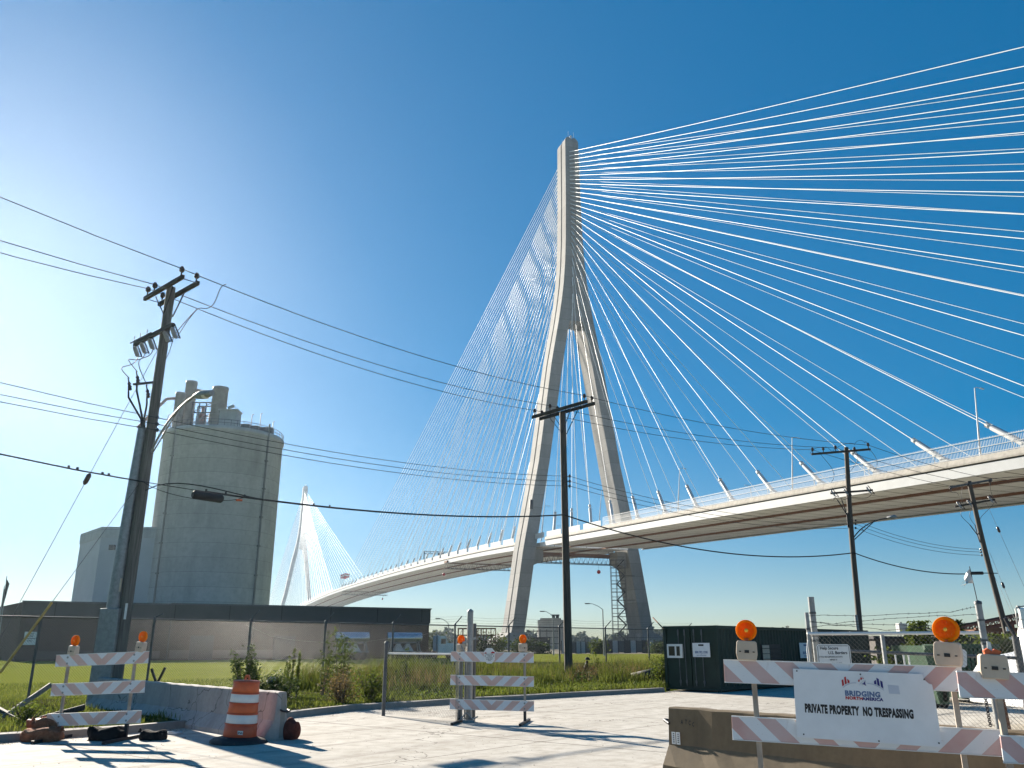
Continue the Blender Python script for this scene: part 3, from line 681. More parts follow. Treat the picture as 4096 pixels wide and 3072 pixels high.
BL, BR = P(65, 2600, 92), P(1712, 2600, 114)
bl, br = Vector((BL.x, BL.y, 0)), Vector((BR.x, BR.y, 0)); bd = (br - bl).normalized(); bn = Vector((-bd.y, bd.x, 0)); blen = (br - bl).length
bw = thing('brown_warehouse', 'long low brown brick building with a flat roof behind the lawn', 'building', bl)
def bx(a0, a1, b0, b1, z0, z1, g):
    vs = [bd * a + bn * b + Vector((0, 0, z)) for z in (z0, z1) for a, b in ((a0, b0), (a1, b0), (a1, b1), (a0, b1))]
    return g.add(vs, [(3, 2, 1, 0), (4, 5, 6, 7), (0, 1, 5, 4), (1, 2, 6, 5), (2, 3, 7, 6), (3, 0, 4, 7)])
cut = blen * .315
zl, zr = P(220, 2407, 94).z, P(1712, 2435, 114).z
bx(0, cut, 0, 22, 0, zl - 1.7, bx(cut, blen, -.12, 22, 0, zr - 1.9, MB())).build('wall', m_brick, bw)
bx(-.1, cut, -.15, 22.1, zl - 1.7, zl, bx(cut, blen + .1, -.3, 22.1, zr - 1.9, zr, MB())).build('roof_fascia', m_siding, bw)
bx(cut * .12, cut * .96, -.08, .1, .2, 1.0, bx(cut + .4, cut + 14, -.2, 0, .2, 1.1, MB())).build('wall_base', m_siding, bw)
for q_ in np.arange(3.0, blen, 6.1): bx(q_, q_ + .09, -.34 if q_ > cut else -.17, 0, zl - 1.7, zl - .02, MB()).build('fascia_seam', m_brick, bw)
for q_ in (cut * .5, cut + .15, cut + 9.5, cut + 20.): MB().tube([bd * q_ + bn * -.22 + Vector((0, 0, .1)), bd * q_ + bn * -.22 + Vector((0, 0, zl - 1.8))], .07, 6).build('downpipe', m_darkmetal, bw)
bx(-.2, cut - .02, -.28, -.16, zl - .12, zl + .03, MB()).build('gutter', m_galv_dull, bw)
bx(cut + .02, blen + .2, -.42, -.31, zr - .12, zr + .03, MB()).build('gutter', m_galv_dull, bw)
for a in (cut + 2.5, cut + 12.): bx(a, a + 2.6, -.22, 0, 0, 2.7, MB()).build('door', m_darkmetal, bw)
for z0, z1 in ((2.55, 3.2), (1.85, 2.5)):
    o = bx(cut * .035, cut * .035 + 1.15, -.1, -.03, z0 - .2, z1 - .2, MB()).build('wall_sign', m_plate, bw)
    tt = 'TRUCK\nSCALE' if z0 > 2 else 'CALL'
    tx = text('lettering', tt, .24, (bd * (cut * .035 + .57) + bn * -.115 + Vector((0, 0, z1 - .48)))[:], m_ink, o, .8, .004, (R(90), 0, math.atan2(bd.y, bd.x)), 'CENTER')
wd_ = Vector((-.62, .785, 0)); sv = [Vector((0, 0, z)) + q_ for z in (0, zl - .06) for q_ in (Vector((.05, .05, 0)), wd_ * 70, wd_ * 70 + bd * 20, bd * 12 + bn * 6)]
MB().add(sv, [(0, 1, 5, 4), (1, 2, 6, 5), (2, 3, 7, 6), (3, 0, 4, 7), (4, 5, 6, 7)]).build('side_wing', m_brick, bw)
# flagpoles far left
for i, (px, yt) in enumerate(((28, 2304), (18, 2342))):
    b = P(px - 18, 2500, 84); t = P(px, yt, 84)
    r_ = thing('flagpole', ('taller' if i == 0 else 'shorter') + ' flagpole with a furled dark flag at the far left edge', 'flag', (b.x, b.y, 0), group='flagpoles by the brown building')
    h = Vector((t.x - b.x, 0, t.z)); g = MB(); g.tube([(0, 0, 0), h], [.07, .04], 6); g.build('pole', m_galv, r_)
    g = MB(); e = h * .97; g.add([(e.x - .02, 0, e.z), (e.x + .3, .1, e.z - .5), (e.x + .22, -.05, e.z - 1.9), (e.x + .02, .08, e.z - 1.75), (e.x + .14, .16, e.z - 1.1)], [(0, 4, 1), (4, 3, 2), (1, 4, 2), (0, 3, 4)])
    o = g.build('flag', m_darkmetal, r_); o.modifiers.new('s', 'SOLIDIFY').thickness = .03

# ------------------------------------------------------------------ bulk trailers and tractor by the brown building
def trailer(px0, px1, Y, lab):
    a, b = P(px0, 2600, Y), P(px1, 2600, Y + 2.0); a.z = b.z = 0; d = b - a; ln = d.length
    r_ = thing('bulk_trailer', lab, 'trailer', a, math.atan2(d.y, d.x), 'bulk trailers by the brown building')
    g = MB(); n = 20; zc = P(px0, 2554, Y).z; rad = .80
    prof = [(ln * .0, .45), (ln * .04, .62), (ln * .18, 1.), (ln * .8, 1.), (ln * .95, .72), (ln * 1., .55)]
    vs = []
    for x, f in prof:
        for j in range(n):
            q = 2 * math.pi * j / n; z = math.sin(q); vs.append((x, rad * f * math.cos(q) + .9, zc + .05 + rad * (z * (f if z < 0 else 1) * .85)))
    g.add(vs, [(i * n + j, i * n + (j + 1) % n, (i + 1) * n + (j + 1) % n, (i + 1) * n + j) for i in range(len(prof) - 1) for j in range(n)], True); g.add(vs[:n], [tuple(range(n))]); g.add(vs[-n:], [tuple(range(n))])
    g.build('tank', m_chrome, r_)
    for f in (.33, .6):
        g = MB(); c = (ln * f, .9, 0); zt, zb = zc - .42, .95
        g.add([(c[0] - .1, .75, zt), (c[0] + .1, .75, zt), (c[0] + .1, 1.05, zt), (c[0] - .1, 1.05, zt), (c[0] - .62, .35, zb), (c[0] + .62, .35, zb), (c[0] + .62, 1.45, zb), (c[0] - .62, 1.45, zb)], [(0, 1, 2, 3), (4, 5, 1, 0), (5, 6, 2, 1), (6, 7, 3, 2), (7, 4, 0, 3), (7, 6, 5, 4)])
        g.build('discharge_cone', m_whitewall, r_)
    g = MB(); g.box((ln * .5, .9, .88), (ln * .98, 1.2, .14)); 
    for x in (.06, .95): g.beam((ln * x, .5, .9), (ln * x + (.25 if x < .5 else -.3), .6, zc), .12, .12); g.beam((ln * x, 1.4, .9), (ln * x + (.25 if x < .5 else -.3), 1.2, zc), .12, .12)
    g.build('chassis', m_galv, r_)
    for x in (.76, .95):
        for yy in (.35, 1.45):
            w = MB().lathe([(.2, -.14), (.42, -.14), (.46, -.08), (.46, .08), (.42, .14), (.2, .14)], 18, Matrix.Rotation(R(90), 3, 'X'), (ln * x - .5, yy, .46)).build('wheel', m_black, r_)
            MB().lathe([(.01, -.17), (.26, -.16), (.27, -.1)], 14, Matrix.Rotation(R(90), 3, 'X'), (ln * x - .5, yy, .46)).build('rim', m_galv, w)
trailer(1345, 1482, 99, 'polished bulk trailer standing left of the other by the brown building')
trailer(1556, 1694, 104, 'polished bulk trailer hitched to the white tractor truck')
a = P(1700, 2600, 107); b = P(1836, 2600, 109); a.z = b.z = 0; d = b - a; ln = d.length
r_ = thing('tractor_truck', 'white tractor truck with a blue bonnet at the right of the trailers', 'truck', a, math.atan2(d.y, d.x))
g = MB(); g.prism([(ln * .38, .6), (ln * .66, .6), (ln * .66, 2.05), (ln * .60, 2.7), (ln * .38, 2.75)], 0, 1.9); g.prism([(ln * .66, .6), (ln * .97, .6), (ln * 1.0, 1.2), (ln * .96, 1.75), (ln * .66, 1.9)], .15, 1.75); g.build('cab', m_truckwhite, r_, bevel=.06)
g = MB(); g.add([(ln * .665, .2, 2.05), (ln * .665, 1.7, 2.05), (ln * .61, 1.65, 2.62), (ln * .61, .25, 2.62)], [(0, 1, 2, 3)]); g.box((ln * .53, -.01, 2.1), (ln * .14, .04, .6)); g.build('window', m_glass, r_)
g = MB(); g.box((ln * .45, .95, .72), (ln * .9, 1.2, .3)); g.build('chassis', m_darkmetal, r_)
g = MB(); g.tube([(ln * .35, .2, .8), (ln * .35, .2, 3.0)], .08, 8); g.build('exhaust_stack', m_galv, r_)
for x in (.1, .27, .86):
    for yy in (.1, 1.8):
        w = MB().lathe([(.2, -.15), (.44, -.15), (.48, -.08), (.48, .08), (.44, .15), (.2, .15)], 18, Matrix.Rotation(R(90), 3, 'X'), (ln * x, yy, .48)).build('wheel', m_black, r_)
        MB().lathe([(.01, -.18), (.28, -.17), (.29, -.1)], 14, Matrix.Rotation(R(90), 3, 'X'), (ln * x, yy, .48)).build('rim', m_galv, w)

# ------------------------------------------------------------------ the building site round the tower
def street_light(px, ytop, Y, lab, arm=2.0, col=m_galv):
    t = P(px, ytop, Y); h = t.z - .9
    r_ = thing('street_light', lab, 'street lamp', (t.x, t.y, 0), group='street lamps beyond the lawn')
    MB().tube([(0, 0, 0), (0, 0, h)], [.13, .08], 8).build('mast', col, r_)
    MB().tube([(0, 0, h - .05), (-arm * .3, 0, h + .45), (-arm * .75, 0, h + .85), (-arm, 0, h + .9)], .05, 6).build('arm', col, r_)
    MB().box((-arm - .3, 0, h + .88), (.8, .3, .16)).build('lamp_head', m_galv_dull, r_)
street_light(1795, 2474, 150, 'slim street lamp left of the near tower leg', 1.6)
street_light(2212, 2445, 150, 'slim street lamp just left of the middle wooden pole', 1.6)
street_light(2410, 2414, 140, 'tall slim street lamp between the middle pole and the stair scaffold', 2.2)
# scaffold stair tower beside the right leg
sb = P(2485, 2560, 296); zt = P(2485, 2238, 296).z
r_ = thing('scaffold_stair_tower', 'slender scaffold stair tower beside the right bridge leg', 'scaffolding', (sb.x - 2.6, sb.y, 0)); g = MB(); wd, dp = 5.0, 2.4
for x in (0, 1.9, wd):
    for y in (0, dp): g.tube([(x, y, 0), (x, y, zt)], .09, 4)
st = 2.75; n = int(zt / st)
for i in range(n + 1):
    z = i * st
    for y in (0, dp): g.tube([(0, y, z), (wd, y, z)], .08, 4); g.tube([(0, y, z + 1.1), (wd, y, z + 1.1)], .05, 4)
    for x in (0, wd): g.tube([(x, 0, z), (x, dp, z)], .07, 4)
g.build('scaffold_frame', m_galv_dull, r_)
g = MB()
for i in range(n):
    z = i * st; a, b = ((1.9, wd - .3) if i % 2 == 0 else (wd - .3, 1.9)); g.beam((a, dp / 2, z), (b, dp / 2, z + st), 1.2, .34); g.beam((a, .3, z + 1), (b, .3, z + st + 1), .07, .07)
    if i % 3 == 0: g.beam((wd, dp / 2, z), (wd + 3.2 + (n - i) * -.0, dp / 2, z), 1., .14)
g.build('stair_flight', m_darkmetal, r_)
# scaffold round both leg feet, the raw formwork frame, twin stacks and the long hoarding
def scaffold(px, yb, yt, Y, w, dpt, lab, st=2.0, mat=m_galv_dull, planks=True):
    b = P(px, yt, Y); r_ = thing('scaffold', lab, 'scaffolding', (b.x, b.y, 0), group=None); g = MB(); h = b.z; q = 0
    while q <= w + .01:
        for y in (0, dpt): g.tube([(q, y, 0), (q, y, h)], .07, 4)
        q += w / max(1, round(w / 2.4))
    z = st
    while z <= h + .1:
        for y in (0, dpt): g.tube([(0, y, z), (w, y, z)], .07, 4)
        z += st
    g.build('scaffold_frame', mat, r_)
    g = MB(); z = st
    while z <= h and planks: g.box((w / 2, dpt / 2, z + .1), (w, dpt * .8, .15)); z += st * 2
    if planks: g.build('platform', m_darkmetal, r_)
scaffold(2108, 2600, 2517, 285, 11, 4, 'scaffold platforms stacked at the right of the left leg foot')
scaffold(2460, 2600, 2530, 284, 16, 4, 'low scaffold in front of the right leg foot')
q = P(1832, 2512, 170); r_ = thing('formwork_frame', 'rusty open formwork frame standing left of the near leg foot', 'formwork', (q.x, q.y, 0)); h = q.z; g = MB()
for x in np.linspace(0, 7.4, 9):
    for y in (0, 2): g.beam((x, y, h * .32), (x, y, h), .12, .12)
for z in (h * .98, h * .72, h * .5, h * .33): 
    for y in (0, 2): g.beam((0, y, z), (7.4, y, z), .16, .22)
for x in (3.3, 5.0):
    for y in (0, 2): g.beam((x, y, 0), (x, y, h * .6), .25, .25)
for x in np.linspace(3.2, 5.0, 7): g.beam((x, -.1, h * .34), (x, -.1, h * .96), .12, .06)
for x in np.linspace(0, 6.4, 5): g.beam((x, 0, h * .5), (x + .95, 0, h), .08, .08)
g.build('timber_frame', m_rust, r_)
q = P(2222, 2458, 340); r_ = thing('twin_stack_plant', 'dark concrete plant with twin chimney stacks behind the middle pole', 'building', (q.x, q.y, 0))
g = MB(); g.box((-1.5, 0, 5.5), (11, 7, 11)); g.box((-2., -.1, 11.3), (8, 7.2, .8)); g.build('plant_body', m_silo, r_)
for x in (-.8, .75):
    o = MB().lathe([(.7, 11), (.62, q.z - .6), (.82, q.z - .5), (.82, q.z)], 14, c=(x, 0, 0)).build('chimney', m_galv_dull, r_)
def hoarding(px0, px1, y0, Y, hgt, lab, mat, npan, grp='site hoardings beyond the lawn'):
    a, b = P(px0, 2600, Y), P(px1, 2600, Y); r_ = thing('site_hoarding', lab, 'hoarding', (a.x, a.y, 0), group=grp); w = (b.x - a.x) / npan
    for i in range(npan):
        g = MB(); g.box((w * (i + .5), .02 * (i % 2), hgt / 2), (w * .97, .12, hgt * (1 - .04 * ((i * 7) % 3)))); g.build('panel', [mat, m_galv_dull, m_whitewall][(i * 5) % 3] if npan > 3 else mat, r_)
    g = MB()
    for i in range(npan + 1): g.box((w * i, -.1, hgt / 2), (.16, .16, hgt + .25))
    g.build('post', m_darkmetal, r_)
hoarding(2246, 2420, 2570, 176, 2.35, 'row of pale and dark site panels right of the middle pole', m_whitewall, 9)
hoarding(2425, 2690, 2570, 186, 2.6, 'row of grey site panels in front of the right leg foot', m_siding, 11)
def cabin(px0, px1, y0, Y, dep, lab, mat):
    a, b = P(px0, y0, Y), P(px1, y0, Y); r_ = thing('site_cabin', lab, 'cabin', (a.x, a.y, 0)); w = b.x - a.x
    MB().box((w / 2, dep / 2, a.z / 2), (w, dep, a.z)).build('cabin_body', mat, r_, bevel=.05)
    g = MB(); g.box((w / 2, dep / 2, a.z + .06), (w + .3, dep + .3, .12)); g.build('roof', m_darkmetal, r_)
    for f in (.25, .6): MB().box((w * f, -.03, a.z * .58), (w * .16, .08, a.z * .3)).build('window', m_glass, r_)
cabin(1880, 1945, 2568, 175, 2.4, 'small pale site cabin left of the near leg foot', m_whitewall)
cabin(2110, 2200, 2550, 250, 4, 'grey site cabin between the left leg and the twin stacks', m_siding)
cabin(2380, 2420, 2566, 182, 2.4, 'dark site container behind the row of panels', m_green)

# ------------------------------------------------------------------ chain link fence along the verge
def mesh_wires(p0, p1, z0, z1, pitch, r, g2=None):
    d = p1 - p0; Lg = Vector((d.x, d.y, 0)).length; dd = Vector((d.x, d.y, 0)) / Lg; nn = Vector((-dd.y, dd.x, 0)); H = z1 - z0
    U = np.arange(-H, Lg, pitch); V, F = [], []
    offs = [(math.cos(q) * r, math.sin(q) * r) for q in (0.5, 2.6, 4.7)]
    for sgn in (1, -1):
        for u in U:
            a, b = (u, u + H) if sgn > 0 else (u + H, u)
            za, zb = z0, z1
            def clip(ua, zaa, ub, zbb):
                if ua < 0: t = -ua / (ub - ua); ua, zaa = 0, zaa + t * (zbb - zaa)
                if ua > Lg: t = (ua - Lg) / (ua - ub); zaa += t * (zbb - zaa); ua = Lg
                return ua, zaa
            a2, za2 = clip(a, za, b, zb); b2, zb2 = clip(b, zb, a, za)
            if abs(a2 - b2) < .02: continue
            i = len(V); w = .004 * sgn
            for (uu, zz) in ((a2, za2), (b2, zb2)):
                zl_ = zz + (d.z * uu / Lg)
                for ox, oz in offs: V.append((p0.x + dd.x * (uu + oz * .7) + nn.x * (ox + w), p0.y + dd.y * (uu + oz * .7) + nn.y * (ox + w), p0.z + zl_ + oz * .7))
            F += [(i, i + 1, i + 4, i + 3), (i + 1, i + 2, i + 5, i + 4), (i + 2, i, i + 3, i + 5)]
    return np.array(V, dtype=float), np.array(F)
def barbs(g, path, step, r=.0035, size=.03, seed=1):
    h = random.Random(seed); g.tube(path, r, 4, caps=False)
    for a, b in zip(path, path[1:]):
        m = max(1, int((b - a).length / step))
        for i in range(m):
            c = a.lerp(b, (i + .5) / m)
            for _ in range(2):
                v = Vector((h.uniform(-1, 1), h.uniform(-1, 1), h.uniform(-1, 1))).normalized() * size; g.tube([c - v, c + v], r * .7, 3, caps=False)
fz = ground_z(FA); fb = Vector((FA.x, FA.y, 0))
fence = thing('chain_link_fence', 'long dark chain link fence with angled barbed wire arms along the verge', 'fence', fb)
FT = P(157, 2468, FA.y).z
F0 = FA - FD * 9.0; F1 = FB + FD * 4.5
cols = [157, 613, 1001, 1301, 1572, 1820, 2035, 2237, 2421, 2592]
posts = [FA - FD * 4.2, FA - FD * 8.4] + [Vector((*on_line(c, 2520, FA, FB).xy, 0)) for c in cols] + [FB + FD * 3.6]
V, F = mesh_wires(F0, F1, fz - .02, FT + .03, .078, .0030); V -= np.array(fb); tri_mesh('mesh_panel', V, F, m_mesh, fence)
g = MB(); g.tube([F0 + Vector((0, 0, FT)), F1 + Vector((0, 0, FT))], .024, 8); g.build('top_rail', m_galv_dull, fence, fb)
for i, q in enumerate(posts):
    g = MB(); g.tube([q + Vector((0, 0, 0)), q + Vector((0, 0, FT + .06))], .04, 8); g.lathe([(.05, FT), (.05, FT + .06), (.01, FT + .1)], 8, c=q); o = g.build('post', m_galv_dull, fence, fb)
    av = Vector((.30, -.12, .33)) if i != 3 else Vector((.30, -.1, .12))
    g = MB(); e = q + Vector((0, 0, FT + .05)); g.beam(e, e + av, .03, .035); g.build('barbed_wire_arm', m_galv_dull, o, fb)
for f in (.35, .68, 1.):
    g = MB(); av = Vector((.30, -.12, .33)) * f; e = Vector((0, 0, FT + .05))
    ps = sorted(posts, key=lambda v: (v - FA).dot(FD)); ps = [v for v in ps if (v - FA).dot(FD) > 11.5]; pth = []
    for a, b in zip(ps, ps[1:]):
        pth += [a.lerp(b, t) + e + av - Vector((0, 0, .07 * 4 * t * (1 - t))) for t in (0, .25, .5, .75)]
    pth.append(ps[-1] + e + av); barbs(g, pth, .13, .003, .022, int(f * 100)); g.build('barbed_wire', m_darkmetal, fence, fb)
g = MB(); pth = []                                           # slack barbed strand hanging across the left fence
for px, py in ((980, 2500), (1080, 2545), (1180, 2562), (1290, 2570), (1400, 2572), (1470, 2565), (1540, 2555), (1590, 2548), (1680, 2540), (1760, 2525), (1815, 2522)): pth.append(on_line(px, py, FA, FB) + Vector((.06, -.08, 0)))
barbs(g, pth, .2, .0035, .025, 5); g.build('slack_barbed_wire', m_mesh_light, fence, fb)

# ------------------------------------------------------------------ loose chain link panel and posts at the road's middle
q0, q1 = G(1533, 2864), G(1872, 2889)
gate = thing('fence_gate_panel', 'open chain link gate leaf standing on the road between two posts', 'gate', q0)
zt0 = P(1545, 2614, q0.y).z
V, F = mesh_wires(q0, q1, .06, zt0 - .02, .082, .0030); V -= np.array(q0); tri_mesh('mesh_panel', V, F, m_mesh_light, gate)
g = MB(); g.tube([q0 + Vector((.06, 0, zt0)), q1 + Vector((0, 0, zt0))], .022, 8); g.build('top_rail', m_plate, gate, q0)
g = MB(); g.tube([q0, q0 + Vector((0, 0, P(1533, 2578, q0.y).z))], .045, 8); g.lathe([(.055, 0), (.055, .05), (.01, .09)], 8, c=q0 + Vector((0, 0, P(1533, 2578, q0.y).z))); g.build('gate_post', m_galv_dull, gate, q0)
q2 = G(1875, 2890); zt2 = P(1870, 2448, q2.y).z
r_ = thing('gate_post_cluster', 'thick and thin steel gate posts bundled behind the middle barricade', 'post', q2); g = MB()
g.tube([(0, 0, 0), (0, 0, zt2)], .068, 12); g.lathe([(.075, zt2), (.07, zt2 + .03), (.01, zt2 + .07)], 12); g.build('thick_post', m_galv, r_)
g = MB(); z3 = P(1883, 2494, q2.y).z; g.tube([(.1, .12, 0), (.1, .12, z3)], .04, 8); g.build('thin_post', m_galv_dull, r_)
g = MB(); z4 = P(1840, 2562, q2.y).z; g.beam((-.3, -.05, z4 - .1), (.14, 0, z4 + .06), .05, .05); g.beam((-.2, -.1, z4 - .1), (0, -.1, z4 - .45), .05, .03); g.build('latch_bracket', m_galv, r_)
g = MB()
for x in (-.22, -.16, -.09): g.tube([(x, -.08, .1), (x, -.08, 1.35)], .018, 6)
for i in range(22):
    x = rnd.uniform(-.3, .06); g.tube([(x, -.1 + rnd.uniform(-.03, .03), .05), (x + rnd.uniform(-.03, .03), -.1, 1.3)], .004, 3)
g.build('rolled_mesh', m_mesh_light, r_)
g = MB(); g.box((0, 0, .03), (.26, .26, .06)); g.tube([(-.2, -.12, .05), (-.05, -.16, .22), (.08, -.1, .08), (.2, 0, .12)], .018, 6); g.build('base_plate', m_galv, r_)
# ------------------------------------------------------------------ utility poles and their wires
def at(px, py, Y, base): return P(px, py, Y) - base
def ins_prof(s=1.): return [(.02 * s, -.14 * s), (.02 * s, -.02 * s), (.055 * s, 0), (.075 * s, .03 * s), (.075 * s, .05 * s), (.05 * s, .06 * s), (.05 * s, .075 * s), (.07 * s, .085 * s), (.065 * s, .12 * s), (.04 * s, .135 * s), (.04 * s, .16 * s), (.01, .165 * s)]
Y1, Y2, Y3, Y4 = 23.5, 38.0, 46.0, 46.5
def pole_base(px, py, Y): a, _ = ray(px, py); return Vector((a * Y, Y, 0))
B1 = pole_base(474, 2640, Y1); B2 = pole_base(2275, 2700, Y2); B3 = pole_base(3437, 2600, Y3); B4 = pole_base(4066, 2700, Y4)
T1 = P(685, 1150, Y1); T2 = P(2250, 1642, Y2); T3 = P(3383, 1790, Y3); T4 = P(3874, 1925, Y4)
D12 = (B2 - B1).normalized(); D23 = (B3 - B2).normalized(); D34 = (B4 - B3).normalized()
def perp(v): return Vector((v.y, -v.x, 0)).normalized()
def wood_pole(lab, B, T, r0, r1, mat=m_wood, name='utility_pole', wav=0.):
    r_ = thing(name, lab, 'utility pole', B, group='wooden utility poles along the road'); h = T - B; n = 12
    g = MB(); g.tube([h * (i / n) + Vector((wav * math.sin(i * .55 + .4) * .5, 0, -.1 if i == 0 else 0)) for i in range(n + 1)], [r0 + (r1 - r0) * i / n for i in range(n + 1)], 14); g.build('pole_shaft', mat, r_)
    return r_
def crossarm(r_, c, ad, half, w=.10, h=.12, mat=m_arm): 
    g = MB(); g.beam(c - ad * half, c + ad * half, w, h); return g.build('crossarm', mat, r_, bevel=.008)
def pin(r_, c, s=1.0, mat=m_porc): return MB().lathe(ins_prof(s), 12, c=c).build('insulator', mat, r_)
# pole 1
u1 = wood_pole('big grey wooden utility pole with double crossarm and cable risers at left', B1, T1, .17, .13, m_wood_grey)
A1 = perp(D12); t1_ = T1 - B1; W1 = {}
for sgn in (-1, 1):
    c = t1_ + D12 * .24 * sgn + Vector((0, 0, -.12 - .02 * sgn)); crossarm(u1, c, A1, 1.25, .095, .125)
    for nm, f in (('a', 1.1), ('b', -.62), ('c', -1.08)):
        q = c + A1 * f + Vector((0, 0, .2)); pin(u1, q, 1.05); W1.setdefault(nm, []).append(B1 + q + Vector((0, 0, .1)))
g = MB()
for sgn in (-1, 1):
    for f in (-.55, .55): g.beam(t1_ + D12 * .2 * sgn + A1 * f + Vector((0, 0, -.2)), t1_ + D12 * .14 * sgn + A1 * .05 + Vector((0, 0, -.95)), .035, .012)
for f in (-1.15, 1.15): g.tube([t1_ + A1 * f - D12 * .3 + Vector((0, 0, -.12)), t1_ + A1 * f + D12 * .3 + Vector((0, 0, -.12))], .012, 5)
g.build('crossarm_brace', m_darkmetal, u1)
lo = t1_ + Vector((0, 0, -1.55)) - D12 * .22
g = MB(); g.beam(lo - A1 * 1.55, lo + A1 * .95, .09, .12); g.build('equipment_arm', m_arm, u1)
g = MB()
for f in (-1.6, -1.2, -.75): g.beam(lo + A1 * (f - .28) + Vector((0, 0, .12)), lo + A1 * (f + .3) + Vector((0, 0, .12)), .03, .03); g.tube([lo + A1 * f + Vector((0, 0, -.05)), lo + A1 * (f - .02) + Vector((0, 0, .3))], .012, 5)
g.build('arm_bracket', m_darkmetal, u1)
def cutout(r_, c, d, mat=m_porc_grey, s=1.):
    ax = (Vector((d.x * .55, d.y * .55, -.75))).normalized(); g = MB(); u = frame_of(Vector(), ax)[1]
    Mx = Matrix((u, ax.cross(u), ax)).transposed(); prof = [(.02, 0)]
    for i in range(7): z = .04 + .045 * i; prof += [(.028, z), (.06, z + .012), (.06, z + .02), (.028, z + .03)]
    g.lathe([(a * s, b * s) for a, b in prof + [(.02, .38)]], 10, Mx, c); o = g.build('cutout_insulator', mat, r_)
    g = MB(); a, b = c + ax * .02 * s + d * .02, c + ax * .38 * s + d * .02; e = d * .20 * s; g.tube([a, a + e * .4], .014, 5); g.tube([b, b + e * .8], .014, 5); g.tube([a + e * .4 + Vector((0, 0, .1)), b + e * .85 - Vector((0, 0, .03))], .018 * s, 6); g.build('fuse_tube', m_darkmetal, o)
    return c + ax * .4 * s
ends = []
for f in (-1.55, -1.08, -.55, .42, .88): ends.append(cutout(u1, lo + A1 * f + Vector((0, 0, -.06)), A1 * .75 + D12 * .25, s=1.15))
# riser pipes, pothead cables, street lamp arm
lean1 = t1_ / t1_.z
g = MB(); g.tube([Vector((-.34, -.03, 0)), lean1 * 2.7 + Vector((-.33, -.03, 0)), lean1 * 5.2 + Vector((-.30, -.03, 0)), lean1 * 7.7 + Vector((-.255, -.02, 0))], [.20, .19, .15, .12], 12); g.build('riser_guard', m_galv, u1)
g = MB(); g.box((-.30, -.12, 1.3), (.56, .34, 2.6), None, (.92, 1)); g.build('lower_guard', m_galv, u1, bevel=.02)
g = MB(); top = lean1 * 7.6 + Vector((-.25, -.02, 0))
pots = [at(515, 1525, Y1, B1), at(548, 1500, Y1, B1), at(588, 1555, Y1, B1)]
for i, q in enumerate(pots): g.tube([top + Vector((.05 * i, 0, -.1)), top + Vector((.04 * i - .05, -.05, .35)), q - Vector((-.06, 0, .5)), q], [.035, .03, .03, .02], 6)
g.build('riser_cable', m_black, u1)
for q in pots: MB().lathe([(.02, -.3), (.05, -.27), (.03, -.22), (.06, -.18), (.03, -.13), (.055, -.08), (.02, -.02), (.015, .12)], 9, Matrix.Rotation(R(-18), 3, 'Y'), q).build('pothead', m_porc, u1)
g = MB(); g.beam(pots[0] + Vector((.15, 0, -.1)), Vector((lean1.x * pots[0].z, 0, pots[0].z - .02)), .06, .06); g.build('pothead_bracket', m_darkmetal, u1)
g = MB()
def loop(pts, r=.012): g.tube(pts, r, 5, caps=False)
def bez(p0, p1, p2, p3, n=10): return [p0 * (1 - t) ** 3 + p1 * 3 * t * (1 - t) ** 2 + p2 * 3 * t * t * (1 - t) + p3 * t ** 3 for t in [i / n for i in range(n + 1)]]
for (e, px, py, q) in ((ends[0], 490, 1450, pots[0]), (ends[1], 515, 1400, pots[1]), (ends[2], 560, 1400, pots[2])): m = at(px, py, Y1, B1); loop(bez(e, e + Vector((-.1, 0, -.5)), m + Vector((-.4, 0, .1)), q + Vector((0, 0, .1)), 14), .013)
for (e, a, b) in ((ends[3], (735, 1290), (790, 1235)), (ends[4], (770, 1250), (805, 1232))): loop(bez(e, at(*a, Y1, B1), at(a[0] + 20, a[1] - 20, Y1, B1), at(*b, Y1, B1)), .012)
loop(bez(at(805, 1232, Y1, B1), at(880, 1250, Y1, B1), at(860, 1140, Y1, B1), at(905, 1137, Y1, B1), 16), .012)
loop(bez(at(700, 1320, Y1, B1), at(680, 1420, Y1, B1), at(665, 1440, Y1, B1), at(615, 1510, Y1, B1)), .01)
g.build('jumper_wire', m_wire, u1)
p_ = [at(600, 1820, Y1, B1), at(650, 1700, Y1 - .5, B1), at(720, 1615, Y1 - .9, B1), at(782, 1583, Y1 - 1.2, B1)]
g = MB(); g.tube(bez(p_[0], p_[1], p_[2], p_[3], 14), .032, 8); g.tube([at(612, 1810, Y1, B1), at(712, 1640, Y1 - .8, B1)], .022, 6); g.box(at(598, 1815, Y1, B1) + Vector((-.04, 0, 0)), (.12, .12, .4)); arm = g.build('lamp_arm', m_galv, u1)
hd0, hd1 = at(780, 1584, Y1 - 1.2, B1), at(848, 1572, Y1 - 1.7, B1); g = MB(); v = hd1 - hd0; g.tube([hd0 - v * .05, hd0 + v * .2, hd0 + v * .5, hd1], [.05, .10, .13, .08], 12); g.build('lamp_head', m_galv, arm)
g = MB(); g.lathe([(.01, -.07), (.09, -.05), (.12, 0)], 12, c=hd0 + v * .62 + Vector((0, 0, -.06))); g.build('lamp_lens', m_clear, arm)
g = MB(); q = at(608, 1700, Y1, B1)
for py in (1672, 1698, 1722): e = at(616, py, Y1, B1); g.beam(e + Vector((-.12, 0, 0)), e + Vector((.12, -.05, 0)), .05, .05); g.lathe([(.03, -.05), (.05, 0), (.03, .05)], 8, c=e + Vector((.12, -.05, 0)))
g.build('wire_rack', m_galv_dull, u1)
